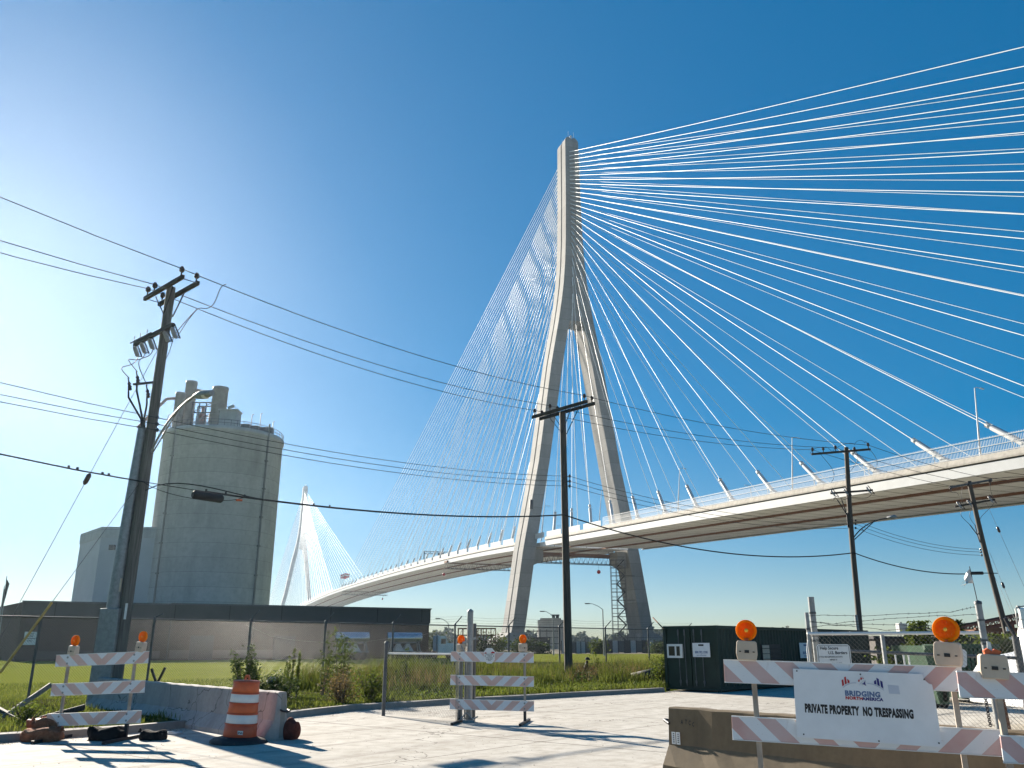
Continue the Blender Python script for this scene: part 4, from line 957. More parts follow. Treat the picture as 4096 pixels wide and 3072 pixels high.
for (px, py, w, h, mt) in ((438, 2554, .10, .26, m_beige), (503, 2445, .06, .42, m_plate), (482, 2340, .05, .35, m_beige)):
    e = at(px, py, Y1 - .22, B1); MB().box(e, (w, .02, h)).build('pole_tag', mt, u1)
# pole 2
u2 = wood_pole('dark bare wooden utility pole with double crossarm in the middle', B2, T2 + Vector((0, 0, -.1)), .185, .145)
A2 = Vector((.66, -.75, 0)).normalized(); N2 = perp(A2) * -1; t2_ = T2 - B2; W2 = {}
if N2.y < 0: N2 = -N2
for sgn in (-1, 1):
    c = t2_ + N2 * .25 * sgn; crossarm(u2, c, A2, 1.85, .10, .15)
    for nm, f in (('a', 1.68), ('b', -.6), ('c', -1.68)):
        q = c + A2 * f + Vector((0, 0, .22)); pin(u2, q, 1.1); W2.setdefault(nm, []).append(B2 + q + Vector((0, 0, .1)))
g = MB()
for sgn in (-1, 1):
    for f in (-.8, .8): g.beam(t2_ + N2 * .22 * sgn + A2 * f + Vector((0, 0, -.1)), t2_ + N2 * .15 * sgn + A2 * .08 + Vector((0, 0, -1.15)), .04, .014)
g.build('crossarm_brace', m_darkmetal, u2)
R2 = []
g = MB(); 
for py in (1906, 1926, 1945):
    e = at(2268, py, Y2, B2) + Vector((.12, -.08, 0)); g.beam(e + Vector((-.14, .05, 0)), e, .05, .04); g.lathe([(.025, -.06), (.055, -.05), (.04, 0), (.055, .05), (.025, .06)], 8, c=e); R2.append(B2 + e)
g.beam(R2[0] - B2 + Vector((0, .04, .1)), R2[2] - B2 + Vector((0, .04, -.1)), .03, .03); g.build('wire_rack', m_porc, u2)
# poles 3 and 4
def small_pole(lab, B, T, al, ar, extra):
    r_ = wood_pole(lab, B, T, .165, .12, wav=.08); t_ = T - B; Yp = T.y; out = []
    a, b = at(*al, Yp, B), at(*ar, Yp - .6, B); 
    g = MB(); g.beam(a, b, .09, .11); g.build('crossarm', m_galv_dull if extra else m_arm, r_, bevel=.006)
    return r_, a, b
u3, a3, b3 = small_pole('dark wooden pole with fuse cutouts and a curved street lamp arm', B3, T3, (3245, 1817), (3482, 1797), 0)
W3 = {}
for nm, f in (('c', .03), ('b', .42), ('a', .97)):
    q = a3.lerp(b3, f) + Vector((0, 0, .2)); pin(u3, q, 1.15); W3[nm] = B3 + q + Vector((0, 0, .05))
for px in (3293, 3418): pin(u3, at(px, 1800, Y3, B3), 1.1)
lo3 = T3 - B3 + Vector((0, -.1, -2.55)); ad = (b3 - a3).normalized()
g = MB(); g.beam(lo3 - ad * 1.15, lo3 + ad * 1.1, .09, .10); g.build('equipment_arm', m_arm, u3)
e3 = [cutout(u3, lo3 + ad * f + Vector((0, -.05, .2)), Vector((.75, -.2, 0)), s=1.2) for f in (-1.15, -.45, .75)]
g = MB()
for e, px in zip(e3, (3350, 3367, 3402)): q = at(px, 2000, Y3, B3); loop(bez(e, e + Vector((-.3, 0, -.5)), q + Vector((-.2, 0, .4)), q), .014); loop([q, at(3388, 2060, Y3, B3), at(3392, 2110, Y3, B3)], .03)
for f, px, py in ((.15, 3345, 1920), (.75, 3400, 1900), (.99, 3510, 1880)): q = a3.lerp(b3, f); loop(bez(q, q + Vector((.3, 0, -.5)), at(px + 15, py - 30, Y3, B3), at(px - 20, py + 10, Y3, B3)), .012)
for pa, pb in (((3240, 1816), (3293, 1797)), ((3293, 1797), (3330, 1812)), ((3330, 1808), (3418, 1778)), ((3418, 1780), (3460, 1772)), ((3460, 1772), (3480, 1806))):
    a_, b_ = at(*pa, Y3, B3), at(*pb, Y3, B3); loop(bez(a_, a_ + Vector((.1, 0, .3)), b_ + Vector((-.1, 0, .25)), b_), .012)
g.build('jumper_wire', m_wire, u3)
p_ = [at(3415, 2150, Y3, B3), at(3445, 2105, Y3 - .6, B3), at(3490, 2080, Y3 - 1.2, B3), at(3555, 2072, Y3 - 2, B3)]
g = MB(); g.tube(bez(*p_), .03, 8); g.tube([at(3416, 2160, Y3, B3), at(3500, 2082, Y3 - 1.2, B3)], .025, 6); g.tube([at(3444, 2113, Y3 - .6, B3), at(3455, 2122, Y3 - .6, B3)], .02, 6); o = g.build('lamp_arm', m_darkmetal, u3)
a_, b_ = at(3548, 2070, Y3 - 2, B3), at(3588, 2068, Y3 - 2.4, B3); g = MB(); g.tube([a_, a_.lerp(b_, .3), a_.lerp(b_, .8), b_], [.05, .1, .12, .05], 10); g.build('lamp_head', m_galv, o)
g = MB(); q = at(3410, 2090, Y3, B3); R3 = []
for py in (2083, 2097, 2113): e = at(3416, py, Y3, B3) + Vector((.05, -.1, 0)); MB().lathe([(.02, -.06), (.05, -.04), (.05, .04), (.02, .06)], 8, c=e).build('spool_insulator', m_porc, u3); R3.append(B3 + e)
MB().tube([(0, -.17, 0), at(3424, 2460, Y3 - .2, B3)], .09, 8).build('riser_guard', m_galv, u3)
u4, a4, b4 = small_pole('leaning wooden pole with a pale crossarm behind the fence gate at right', B4, T4, (3798, 1950), (3968, 1919), 1)
W4 = {}
for nm, f in (('c', .02), ('b', .45), ('a', .95)):
    q = a4.lerp(b4, f); W4[nm] = B4 + q + Vector((0, 0, .08)); pin(u4, q + Vector((0, 0, -.12)), 1.1)
lo4 = at(3905, 2012, Y4, B4) + Vector((0, -.15, 0)); ad = (b4 - a4).normalized()
g = MB(); g.beam(lo4 - ad * 1.2, lo4 + ad * .9, .09, .1); g.build('equipment_arm', m_arm, u4)
e4 = [cutout(u4, lo4 + ad * f + Vector((0, -.05, .25)), Vector((.7, -.2, 0)), s=1.2) for f in (-1.1, -.55, .55)]
g = MB()
for e, px in zip(e4, (3880, 3900, 3925)): q = at(px, 2100, Y4, B4); loop(bez(e, e + Vector((-.3, 0, -.4)), q + Vector((-.3, 0, .4)), q), .013); loop([q, at(3910, 2140, Y4, B4), at(3920, 2170, Y4, B4)], .028)
for f, px, py in ((.02, 3825, 1972), (.3, 3842, 2005), (.95, 3965, 1990)): q = a4.lerp(b4, f); loop(bez(q, q + Vector((-.1, 0, -.6)), at(px, py - 20, Y4, B4), at(px + 10, py + 10, Y4, B4)), .012)
g.build('jumper_wire', m_wire, u4)
R4 = [P(px, py, Y4 - .15) for px, py in ((3922, 2197), (3924, 2208), (3927, 2221))]
for e in R4: MB().lathe([(.02, -.06), (.05, -.04), (.05, .04), (.02, .06)], 8, c=e - B4).build('spool_insulator', m_porc, u4)
for px, py in ((4030, 2516), (4042, 2552)): MB().box(at(px, py, Y4 - .2, B4), (.16, .02, .22)).build('pole_tag', m_plate, u4)

def span(a, b, sag, n=16): return [a.lerp(b, i / n) - Vector((0, 0, sag * 4 * (i / n) * (1 - i / n))) for i in range(n + 1)]
P0a, P0b = B1 - D12 * 8, B1
def lead_in(px0, py0, a, off=Vector()):              # comes in over the camera's left shoulder, in the plane of the pole line
    q = on_line(px0, py0, a - D12 * 8, a); v = (q - a); return [a + v * 2.6 + Vector((0, 0, .45)), a + v * 1.8 + Vector((0, 0, .18)), q, a + v * .5 + Vector((0, 0, -.03)), a]
def wire(lab, path, r, mat=m_wire, cat='wire', grp='overhead wires between the poles'):
    g = MB(); g.tube(path, r, 6, caps=False); o = g.build('overhead_wire', mat); return tag(o, lab, cat, grp)
top_spec = {'a': ((0, 788), .45, .35, 'topmost overhead wire, over the right end of the left crossarm'), 'b': ((0, 962), .45, .4, 'upper overhead wire over the middle insulator of the left crossarm'), 'c': ((50, 1025), .5, .4, 'upper overhead wire over the left tip of the left crossarm')}
for nm, (px0, s12, s23, lab) in top_spec.items():
    a0, a1 = W1[nm]; b0, b1 = W2[nm]
    pth = lead_in(*px0, a0) + span(a1, b0, s12)[0:] + span(b1, W3[nm], s23)[0:] + span(W3[nm], W4[nm], .15, 8)[1:] + [W4[nm] + Vector((18, -4, .6))]
    wire(lab, pth, .0125)
for i, (px0, lab) in enumerate((((0, 1530), 'highest of the three lower wires crossing the silo top'), ((0, 1578), 'middle of the three lower wires crossing the silo top'), ((0, 1607), 'lowest of the three lower wires crossing the silo top'))):
    a = P(618, (1672, 1698, 1722)[i], Y1 - .1) + Vector((.12, 0, 0)); pth = lead_in(*px0, a) + span(a, R2[i], .38) + span(R2[i], R3[i], .62) + span(R3[i], R4[i], .35, 10)
    wire(lab, pth, .0105)
pc = P(572, 1927, Y1 - .22); p2c = P(2256, 2059, Y2 - .2); p3c = P(3415, 2211, Y3 - .2); p4c = P(3990, 2293, Y4 - .2)
cab = thing('telephone_cable', 'thick black telephone cable sagging low from pole to pole', 'cable', pc)
full = lead_in(0, 1816, pc); g = MB(); g.tube(full, .02, 8, caps=False)
s12 = span(pc, p2c, .42, 30); g.tube(s12[3:], .030, 8, caps=False); g.tube(s12[:5], .012, 6, caps=False)
g.tube(span(p2c, p3c, .85, 26), .030, 8, caps=False); g.tube(span(p3c, p4c + Vector((-.9, 0, 0)), .4, 16), .028, 8, caps=False)
g.tube(bez(pc + Vector((.1, 0, -.25)), pc + Vector((.7, .4, .35)), s12[4] + Vector((0, 0, .05)), s12[6]), .018, 6, caps=False); g.tube(bez(pc, pc + Vector((.5, .3, -.4)), s12[4] - Vector((0, 0, .35)), s12[5]), .010, 5, caps=False)
g.build('cable_run', m_black, cab, pc)
a_, b_ = s12[6] - Vector((0, 0, .07)), s12[8] - Vector((0, 0, .08)); a_ = on_line(770, 1978, pc, p2c); b_ = on_line(890, 1996, pc, p2c)
g = MB(); v = b_ - a_; g.tube([a_, a_ + v * .05, b_ - v * .05, b_], [.08, .13, .13, .09], 14); g.build('splice_case', m_black, cab, pc)
g = MB(); w_ = on_line(945, 2000, pc, p2c); w2 = on_line(968, 2001, pc, p2c); g.tube([w_, w2], .033, 8); g.build('orange_marker', m_orange, cab, pc)
g = MB(); e = p4c + Vector((-1.5, 0, 0)); g.tube([e, e + Vector((.7, 0, .01))], .09, 10); g.tube([e + Vector((.7, 0, .01)), p4c], .025, 6); g.build('end_clamp', m_black, cab, pc)
g = MB()
for t in (3, 4, 5, 9, 10): g.box(s12[t] + Vector((0, 0, .03)), (.05, .05, .1))
for px in (275, 310, 410, 435): g.box(on_line(px, 1816 + (px / 572) * 111, pc - D12 * 8, pc) + Vector((0, 0, .02)), (.05, .05, .06))
g.build('cable_clip', m_darkmetal, cab, pc)
# guy wires
def guy(lab, pa, pb, ins=None, guard=None, r=.008):
    r_ = thing('guy_wire', lab, 'guy wire', pb, group='guy wires of the poles'); MB().tube([pa, pb], r, 5).build('strand', m_galv_dull, r_, pb)
    if ins: q = pa.lerp(pb, ins); v = (pb - pa).normalized(); MB().tube([q, q + v * .06, q + v * .3, q + v * .36], [.03, .07, .07, .03], 8).build('strain_insulator', m_porc, r_, pb)
    if guard: MB().tube([pa.lerp(pb, guard), pb], .032, 8).build('guy_guard', m_yellow, r_, pb)
guy('upper guy wire with a strain insulator slanting down left of the big pole', P(630, 1400, Y1), P(-30, 2610, Y1 + 1.5), .42)
guy('lower guy wire with a yellow guard slanting down left of the big pole', P(560, 1930, Y1 - .1), P(0, 2692, Y1 - 1.6), None, .66)
guy('guy wire from the leaning pole to the right edge, uppermost', P(3945, 2010, Y4), P(4130, 2420, Y4 - 2), .25)
guy('guy wire from the leaning pole at the right, middle one', P(3955, 2200, Y4), P(4085, 2520, Y4 - 2), .42)
guy('guy wire from the leaning pole at the right, lowest one', P(3975, 2300, Y4), P(4080, 2520, Y4 - 2.6))

# ------------------------------------------------------------------ barricades
m_amber_rim = leafmat('amber_rim', (.85, .30, .006), (.95, .40, .01), .5, .3, False)
m_bulb_glow = M('pale_amber_bulb_glow', (1., .55, .05), .15, 0, .1, 20)  # bright glow at the lens centre, painted as a pale bump on its front
def light_unit(parent, c, yaw, tilt=0., broken=False, s=1.0):
    Mz = Matrix.Rotation(yaw, 3, 'Z') @ Matrix.Rotation(tilt, 3, 'Y'); c = Vector(c); w, d = .195 * s, .105 * s
    g = MB(); pr = [(-w * .44, 0), (w * .44, 0), (w * .5, .055 * s), (w * .5, .075 * s), (w * .47, .16 * s), (w * .40, .175 * s), (-w * .40, .175 * s), (-w * .47, .16 * s), (-w * .5, .075 * s), (-w * .5, .055 * s)]
    g.prism(pr, -d / 2, d / 2, Mz); b = g.build('warning_light', m_beige, parent, bevel=.008); b.location = c
    g = MB(); g.box((0, -d / 2 - .002, .078 * s), (.042 * s, .006, .026 * s)); 
    for x in (-.062, .062): g.box((x * s, -d / 2 - .002, .076 * s), (.018 * s, .006, .01))
    for i, q in enumerate(g.v): g.v[i] = tuple(Mz @ Vector(q))
    g.build('latch', m_ink, b)
    g = MB(); h = (.175 + .095) * s; rr = .092 * s; Mr = Mz @ Matrix.Rotation(R(90), 3, 'X')
    if not broken:
        prof = [(.001, -.034), (.03, -.033), (.055, -.030), (.074, -.024), (.082, -.018), (.092, -.016), (.094, 0), (.092, .016), (.082, .018), (.06, .028), (.001, .034)]
        g.lathe([(a * s, z * s) for a, z in prof], 36, Mr, Mz @ Vector((0, 0, h))); g.build('amber_lens', m_amber, b)
        MB().lathe([(.001, .046), (.012, .044), (.019, .036), (.02, .03)], 12, Mr, Mz @ Vector((0, 0, h))).build('bulb_glow', m_bulb_glow, b)
        MB().lathe([(.078 * s, .022 * s), (.086 * s, .027 * s), (.096 * s, .022 * s), (.098 * s, 0), (.096 * s, -.022 * s), (.086 * s, -.024 * s), (.082 * s, -.02 * s)], 32, Mr, Mz @ Vector((0, 0, h))).build('lens_rim', m_amber_rim, b)
        g = MB(); g.lathe([(.001, .0), (.028, .01), (.034, .02), (.03, .03)], 14, Mz, Mz @ Vector((0, 0, .168 * s))); g.box(Mz @ Vector((0, 0, .19 * s)), (.05 * s, .035 * s, .04 * s), Mz); g.build('lens_neck', m_orange, b)
        g = MB()
        for q in (R(90), R(210), R(330)): p = Mr @ Vector((.082 * s * math.cos(q), .082 * s * math.sin(q), .019 * s)) + Mz @ Vector((0, 0, h)); g.lathe([(.001, -.004), (.005, -.003), (.005, .003), (.001, .004)], 8, Mr, p)
        g.build('screw', m_ink, b)
    else:
        g.prism([(-.05 * s, .172 * s), (.05 * s, .172 * s), (.06 * s, .20 * s), (.02 * s, .215 * s), (.0, .198 * s), (-.03 * s, .218 * s), (-.055 * s, .20 * s)], -.03, .03, Mz); g.build('broken_lens', m_orange, b)
        g = MB(); g.prism([(-.015, .19), (.012, .19), (-.002, .30), (-.028, .305), (-.03, .25)], -.006, .006, Mz); g.build('lens_shard', m_clear, b)
def barricade(lab, c, rz, width, zs, bh, mat, posts, roll, lights, rail=True, pos_front=-.03, top_extra=.03, foot=True, grp='striped barricades', board_dx=None):
    r_ = thing('barricade', lab, 'barricade', c, rz, grp)
    for i, z in enumerate(zs):
        g = MB(); g.box((0, 0, 0), (width, .022, bh)); o = g.build('striped_board', mat, r_, bevel=.004); dx = board_dx[i] if board_dx else 0
        o.location = (dx, pos_front, z); o.rotation_euler = (0, roll, 0)
        g = MB(); g.box((0, 0, bh / 2 + .004), (width + .002, .028, .010)); g.box((0, 0, -bh / 2 - .004), (width + .002, .026, .006)); t = g.build('edge_trim', m_plate, o)
        g = MB()
        for x in posts:
            for dz in (-.055, .055): g.lathe([(.001, -.008), (.012, -.007), (.019, -.002), (.019, .003)], 10, Matrix.Rotation(R(90), 3, 'X'), (x - dx, -.014, dz))
        g.build('bolt', m_galv, o)
    for x in posts:
        g = MB(); ty = zs[0] + bh / 2 + top_extra - math.tan(roll) * x
        g.beam((x, .012 + .0, .06), (x - .0, .012, ty), .045, .045)
        for k in range(int(ty / .1)): g.lathe([(.001, -.0245), (.007, -.0245), (.007, -.022)], 6, Matrix.Rotation(R(90), 3, 'X'), (x, .012, .1 + .1 * k))
        o = g.build('upright', m_upright, r_)
        if foot: MB().box((x, 0, .03), (.055, 1.45, .055)).build('skid_foot', m_darkmetal, r_)
        if foot: MB().beam((x, .012, .05), (x, .012, .42), .058, .058).build('foot_socket', m_darkmetal, r_)
    return r_
m_upright = concrete('rust_streaked_galvanised_post', (.42, .38, .32), stain=1., scale=4, fine=14, coat=(.28, .15, .08))
# left
c = G(366, 2961); b1_ = barricade('faded striped barricade with two amber lights in front of the big pole', c, R(-4), 1.78, (1.40, .89, .37), .2, m_stripe_far, (-.66, .62), R(-2.2), None)
light_unit(b1_, (-.60, .0, 1.46), R(-22), R(4)); light_unit(b1_, (.70, .0, 1.53), R(-24), R(6))
# middle
c = G(1967, 2893); b2_ = barricade('striped barricade with two amber lights and an octagonal sign beside the gate posts', c, R(-9), 1.90, (1.39, .885, .375), .2, m_stripe_far, (-.74, .74), R(.8), None)
light_unit(b2_, (-.73, .02, 1.50), R(58)); light_unit(b2_, (.70, .02, 1.51), R(54))
os_ = thing('octagonal_sign', 'small pale octagonal notice fixed to the middle barricade board', 'sign', b2_.matrix_basis @ Vector((-.055, -.048, 1.42)), R(-9))
g = MB(); hw, hh, cx_, cz_ = .125, .165, .068, .078; g.prism([(-hw, -hh + cz_), (-hw + cx_, -hh), (hw - cx_, -hh), (hw, -hh + cz_), (hw, hh - cz_), (hw - cx_, hh), (-hw + cx_, hh), (-hw, hh - cz_)], -.004, .004); g.build('sign_plate', m_beigeplate if 'm_beigeplate' in globals() else m_plate, os_)
g = MB()
for q in ([(-.115, .045), (-.10, .075), (-.09, .06), (-.08, .078), (-.065, .055), (-.06, .045)], [(.03, .05), (.05, .085), (.06, .07), (.075, .10), (.085, .08), (.115, .085), (.12, .05)]): g.prism(q, -.0065, -.0045)
g.build('red_mark', m_red, os_)
for tx, sz, z in (('ROAD CLOSED', .028, .022), ('1 Block', .042, -.018), ('LOCAL TRAFFIC', .026, -.055), ('ACCESS ONLY', .024, -.083), ('AHEAD', .022, -.108)): text('lettering', tx, sz, (0, -.0052, z), m_ink, os_, .9, .0006, align='CENTER', ext=.0004)
g = MB(); g.prism([(-.112, -.008), (-.098, .003), (-.085, -.003), (-.085, -.013), (-.098, -.019)], -.0065, -.0045); g.prism([(.112, -.008), (.098, .003), (.085, -.003), (.085, -.013), (.098, -.019)], -.0065, -.0045); g.build('arrow', m_ink, os_)
# right: the large barricade with the white sign
def place_board(px0, py0, px1, py1, Ya, Yb):
    a, b = P(px0, py0, Ya), P(px1, py1, Yb); return a, b
a, b = place_board(2898, 2684, 3850, 2717, 8.6, 7.85); mid = (a + b) / 2; rz = math.atan2(b.y - a.y, b.x - a.x); width = (b - a).length; roll = math.asin((a.z - b.z) / width)
b3r = thing('barricade', 'large striped barricade carrying a white sign, in front of the brown barrier', 'barricade', (mid.x, mid.y, 0), rz, 'striped barricades')
def board(parent, za, mat, w, dx=0., bh=.2, y=0.):
    g = MB(); g.box((0, 0, 0), (w, .024, bh)); o = g.build('striped_board', mat, parent, bevel=.004); o.location = (dx, y, za - math.tan(roll) * dx); o.rotation_euler = (0, roll, 0)
    g = MB(); g.box((0, 0, bh / 2 + .004), (w + .002, .03, .010)); g.box((0, 0, -bh / 2 - .004), (w + .002, .028, .006)); g.build('edge_trim', m_plate, o); return o
def bolts(o, xs, dzs=(-.06, .06)):
    g = MB()
    for x in xs:
        for dz in dzs: g.lathe([(.001, -.020), (.007, -.020), (.007, -.014), (.018, -.013), (.021, -.010)], 14, Matrix.Rotation(R(90), 3, 'X'), (x, -.001, dz))
    g.build('bolt', m_galv, o)
zt = mid.z
def local(px, py, Yg, root): return root.matrix_basis.inverted() @ P(px, py, Yg)
def xloc(px, root): # local x of the ray's hit with the barricade plane
    ax, _ = ray(px, 2700); o = root.location; d = Vector((math.cos(root.rotation_euler.z), math.sin(root.rotation_euler.z))); s = (ax * o.y - o.x) / (d.x - ax * d.y); return s
for i, z in enumerate((zt, zt - .515, zt - 1.03)):
    pxl = (2898, 2913, 2926)[i]; pxr = (3850, 3965, 3990)[i]; x0, x1 = xloc(pxl, b3r), xloc(pxr, b3r); o = board(b3r, z, m_stripe_near, x1 - x0, (x0 + x1) / 2)
    bolts(o, [xloc(3010, b3r) - (x0 + x1) / 2, xloc(3805 + 10 * i, b3r) - (x0 + x1) / 2])
for px in (3012, 3808):
    x = xloc(px, b3r); g = MB(); g.beam((x, .035, .0), (x - .0, .035, zt + .1 - math.tan(roll) * x), .045, .045); g.build('upright', m_upright, b3r)
    MB().box((x, .035, .03), (.06, 1.3, .06)).build('skid_foot', m_darkmetal, b3r)
x = xloc(2993, b3r); light_unit(b3r, (x, .0, zt + .108 - math.tan(roll) * x), R(6), R(3), s=1.03)
x = xloc(3803, b3r); light_unit(b3r, (x, .0, zt + .112 - math.tan(roll) * x), R(-14), R(3), s=1.16)
# second barricade running out of the frame
a, b = place_board(3832, 2737, 4330, 2752, 7.55, 7.35); rz2 = math.atan2(b.y - a.y, b.x - a.x); w2 = (b - a).length + .6
b4r = thing('barricade', 'striped barricade with a broken amber light cut off at the right edge', 'barricade', (a.x, a.y, 0), rz2, 'striped barricades')
zt2 = a.z
for i, z in enumerate((zt2, zt2 - .5, zt2 - 1.0)):
    dx = (0, .26, .30)[i]; o = board(b4r, z, m_stripe_edge, w2, w2 / 2 + dx); bolts(o, [.31 - w2 / 2 - dx])
g = MB(); g.beam((.31, .035, 0), (.31, .035, zt2 + .1), .047, .047); g.build('upright', m_upright, b4r)
MB().box((.31, .035, .03), (.06, 1.3, .06)).build('skid_foot', m_darkmetal, b4r)
light_unit(b4r, (.29, -.01, zt2 + .045), R(-5), R(3), True, 1.14)
# the white sign
s0, s1 = xloc(3175, b3r), xloc(3720, b3r); sw = s1 - s0; shh = .605
Mr3 = b3r.matrix_basis
sgn_ = thing('no_trespassing_sign', 'white rectangular private property sign with one torn corner on the large barricade', 'sign', Mr3 @ Vector((s0, -.045, zt + .045 - math.tan(roll) * s0)), 0)
sgn_.rotation_euler = (0, roll + R(.6), rz)
g = MB(); cc_ = .09
pl = [(0, -shh), (sw + .035, -shh), (sw + .018, -.21), (sw + .005, -.085), (sw - .02, -.078), (sw - .045, -.055), (sw - .065, -.02), (sw - .065, 0), (0, 0)]
g.prism(pl, -.003, .003); g.build('sign_plate', m_sign, sgn_)
f_ = -.0042
def tx(nm, s, size, x, z, mat, sx, off):
    o = text(nm, s, size, (x, f_, z), mat, sgn_, sx, off, ext=.0006); o.data.space_character = 1.1; return o
tx('lettering', 'PRIVATE PROPERTY  NO TRESPASSING', .098, .085, -.378, m_ink, .50, .0062)
tx('lettering', 'BRIDGING', .060, .445, -.215, m_slate, 1.0, .0034)
tx('lettering', 'NORTH', .036, .447, -.248, m_red, 1.1, .0021)
tx('lettering', 'AMERICA', .036, .592, -.248, m_navy, 1.07, .0021)
def marks(nm, polys, mat):
    g = MB()
    for q in polys: g.prism(q, f_ - .0012, f_ + .0008)
    return g.build(nm, mat, sgn_)
marks('red_towers', [[(.428, -.138), (.445, -.125), (.440, -.075), (.425, -.083)], [(.452, -.120), (.470, -.110), (.464, -.050), (.449, -.057)], [(.476, -.108), (.493, -.103), (.493, -.085), (.475, -.070)]], m_red)
marks('blue_towers', [[(.702, -.103), (.722, -.108), (.720, -.068), (.703, -.078)], [(.729, -.112), (.749, -.122), (.745, -.060), (.725, -.048)], [(.757, -.126), (.777, -.142), (.774, -.080), (.755, -.070)]], m_navy)
def arc(x0, z0, x1, z1, bul, wd, n=10):
    up_ = [(x0 + (x1 - x0) * t, z0 + (z1 - z0) * t + bul * 4 * t * (1 - t)) for t in [i / n for i in range(n + 1)]]
    return up_ + [(x, z - wd) for x, z in reversed(up_)]
marks('deck_arc', [arc(.432, -.145, .550, -.098, .014, .009), arc(.645, -.098, .780, -.150, .014, .009), arc(.575, -.118, .632, -.075, .010, .004)], m_greyink)
marks('leaf_mark', [[(.566, -.085), (.572, -.070), (.578, -.080), (.585, -.062), (.583, -.082), (.575, -.094)], [(.588, -.068), (.592, -.045), (.599, -.058), (.607, -.040), (.603, -.066), (.595, -.076)], [(.608, -.060), (.614, -.052), (.618, -.060), (.611, -.066)]], m_red)
marks('star_mark', [[(.592, -.112), (.612, -.100), (.630, -.078), (.626, -.100), (.634, -.125), (.616, -.113), (.600, -.118), (.618, -.106)]], m_navy)
marks('patch', [[(.815, -.105), (.905, -.108), (.912, -.182), (.822, -.180)]], m_greyink)
g = MB()
for x, z in ((.035, -.02), (.592, -.025), (.70, -.588), (.06, -.575), (sw + .01, -.57), (sw - .055, -.045)): g.lathe([(.001, -.003), (.007, -.002), (.007, .002)], 10, Matrix.Rotation(R(90), 3, 'X'), (x, f_, z))
g.build('screw', m_ink, sgn_)

# ------------------------------------------------------------------ concrete barriers, drum, sandbags, timbers
def jersey(name, lab, p0, p1, h, mat, notch=False, base=.58):
    d = p1 - p0; ln = d.length; r_ = thing(name, lab, 'barrier', (p0.x, p0.y, 0), math.atan2(d.y, d.x), 'concrete barriers')
    b2, w2 = base / 2, .085; prof = [(-b2, 0), (b2, 0), (b2, .08), (.13, .33 * h / .81), (w2, h - .02), (w2 - .02, h), (-w2 + .02, h), (-w2, h - .02), (-.13, .33 * h / .81), (-b2, .08)]
    n = int(ln / .25); g = MB(); np_ = len(prof); vs = []
    for i in range(n + 1):
        x = ln * i / n
        for (y, z) in prof: e = .010 * math.sin(i * 2.3 + y * 40 + z * 9) * (0 if z < .02 else 1); vs.append((x + (.01 * math.sin(z * 23) if i in (0, n) else 0), y + e, z + e * .5))
    g.add(vs, [(i * np_ + j, i * np_ + (j + 1) % np_, (i + 1) * np_ + (j + 1) % np_, (i + 1) * np_ + j) for i in range(n) for j in range(np_)]); g.add(vs[:np_], [tuple(reversed(range(np_)))]); g.add(vs[-np_:], [tuple(range(np_))])
    o = g.build('barrier_body', mat, r_)
    return r_, ln
j0, j1 = G(372, 2842), G(1116, 2962)
jb, jl = jersey('concrete_barrier', 'long cracked grey concrete barrier in front of the big pole', j0, j1, .83, m_barrier)
g = MB(); g.tube([(jl - .02, -.02, .52), (jl + .10, -.02, .50), (jl + .14, .05, .49), (jl + .10, .12, .5), (jl - .02, .12, .52)], .018, 6); g.build('lifting_loop', m_darkmetal, jb)
g = MB(); g.box((jl + .004, .03, .42), (.012, .09, .75)); g.build('end_slot', m_kerb, jb)
j0, j1 = G(2722, 3090), P(4250, 2922, 8.6); j1.z = 0
jr, jl2 = jersey('concrete_barrier', 'brown stained concrete barrier behind the large barricade', j0 + Vector((0, .3, 0)), j1 + Vector((0, .3, 0)), .82, m_brown)
g = MB()
for z, l_ in ((.60, .13), (.13, .12)): g.tube([(.02, -.12, z), (-l_, -.05, z + .035), (-l_ - .02, .0, z + .03), (-l_, .05, z + .02), (.02, .1, z)], .022, 6)
g.build('lifting_loop', m_darkmetal, jr)
fy = lambda z: -(.085 + (.82 - z) / .49 * .045) - .012 if z > .33 else -.17
for x in (.105, .185):
    o = MB().box((x, fy(.42) - .006, .42), (.062, .012, .155)).build('id_plate', m_plate, jr); o.rotation_euler = (0, 0, 0)
    for k_ in range(5): MB().box((x + .004, fy(.42) - .0135, .475 - .026 * k_), (.022, .003, .012)).build('plate_mark', m_ink, o) if k_ < 5 else None
for s_, x, z, sz in (('A', .225, .635, .085), ('T', .30, .64, .085), ('C', .36, .632, .085), ('C', .425, .62, .075)): text('stencil_letter', s_, sz, (x, fy(z + .02) - .004, z - .03), m_ink, jr, .62, .001, (R(84), 0, 0))
# drum
dr = thing('traffic_drum', 'orange and white striped traffic drum in front of the grey barrier', 'traffic drum', G(955, 2972)); dr.rotation_euler = (0, R(2.5), 0)
def ring(z0, z1, r0, r1): return [(r0 - .012, z0), (r0, z0 + .012), (r1, z1 - .012), (r1 - .012, z1)]
bz = [(.10, .32, .29, .275, m_orange_dark), (.32, .49, .272, .262, m_bandwhite), (.49, .665, .26, .25, m_orange), (.665, .83, .248, .238, m_bandwhite), (.83, 1.01, .236, .226, m_orange)]
body = None
for z0, z1, r0, r1, mt in bz: MB().lathe([(.02, z0)] + ring(z0, z1, r0, r1) + [(.02, z1)], 32).build('band', mt, dr)
g = MB()
for z, r_ in ((.32, .285), (.49, .272), (.665, .26), (.83, .248)): g.lathe([(r_ - .02, z - .016), (r_, z - .012), (r_, z + .012), (r_ - .02, z + .016)], 32)
g.lathe([(.23, 1.0), (.238, 1.015), (.225, 1.04), (.02, 1.055)], 32); g.build('rim', m_orange_dark, dr)
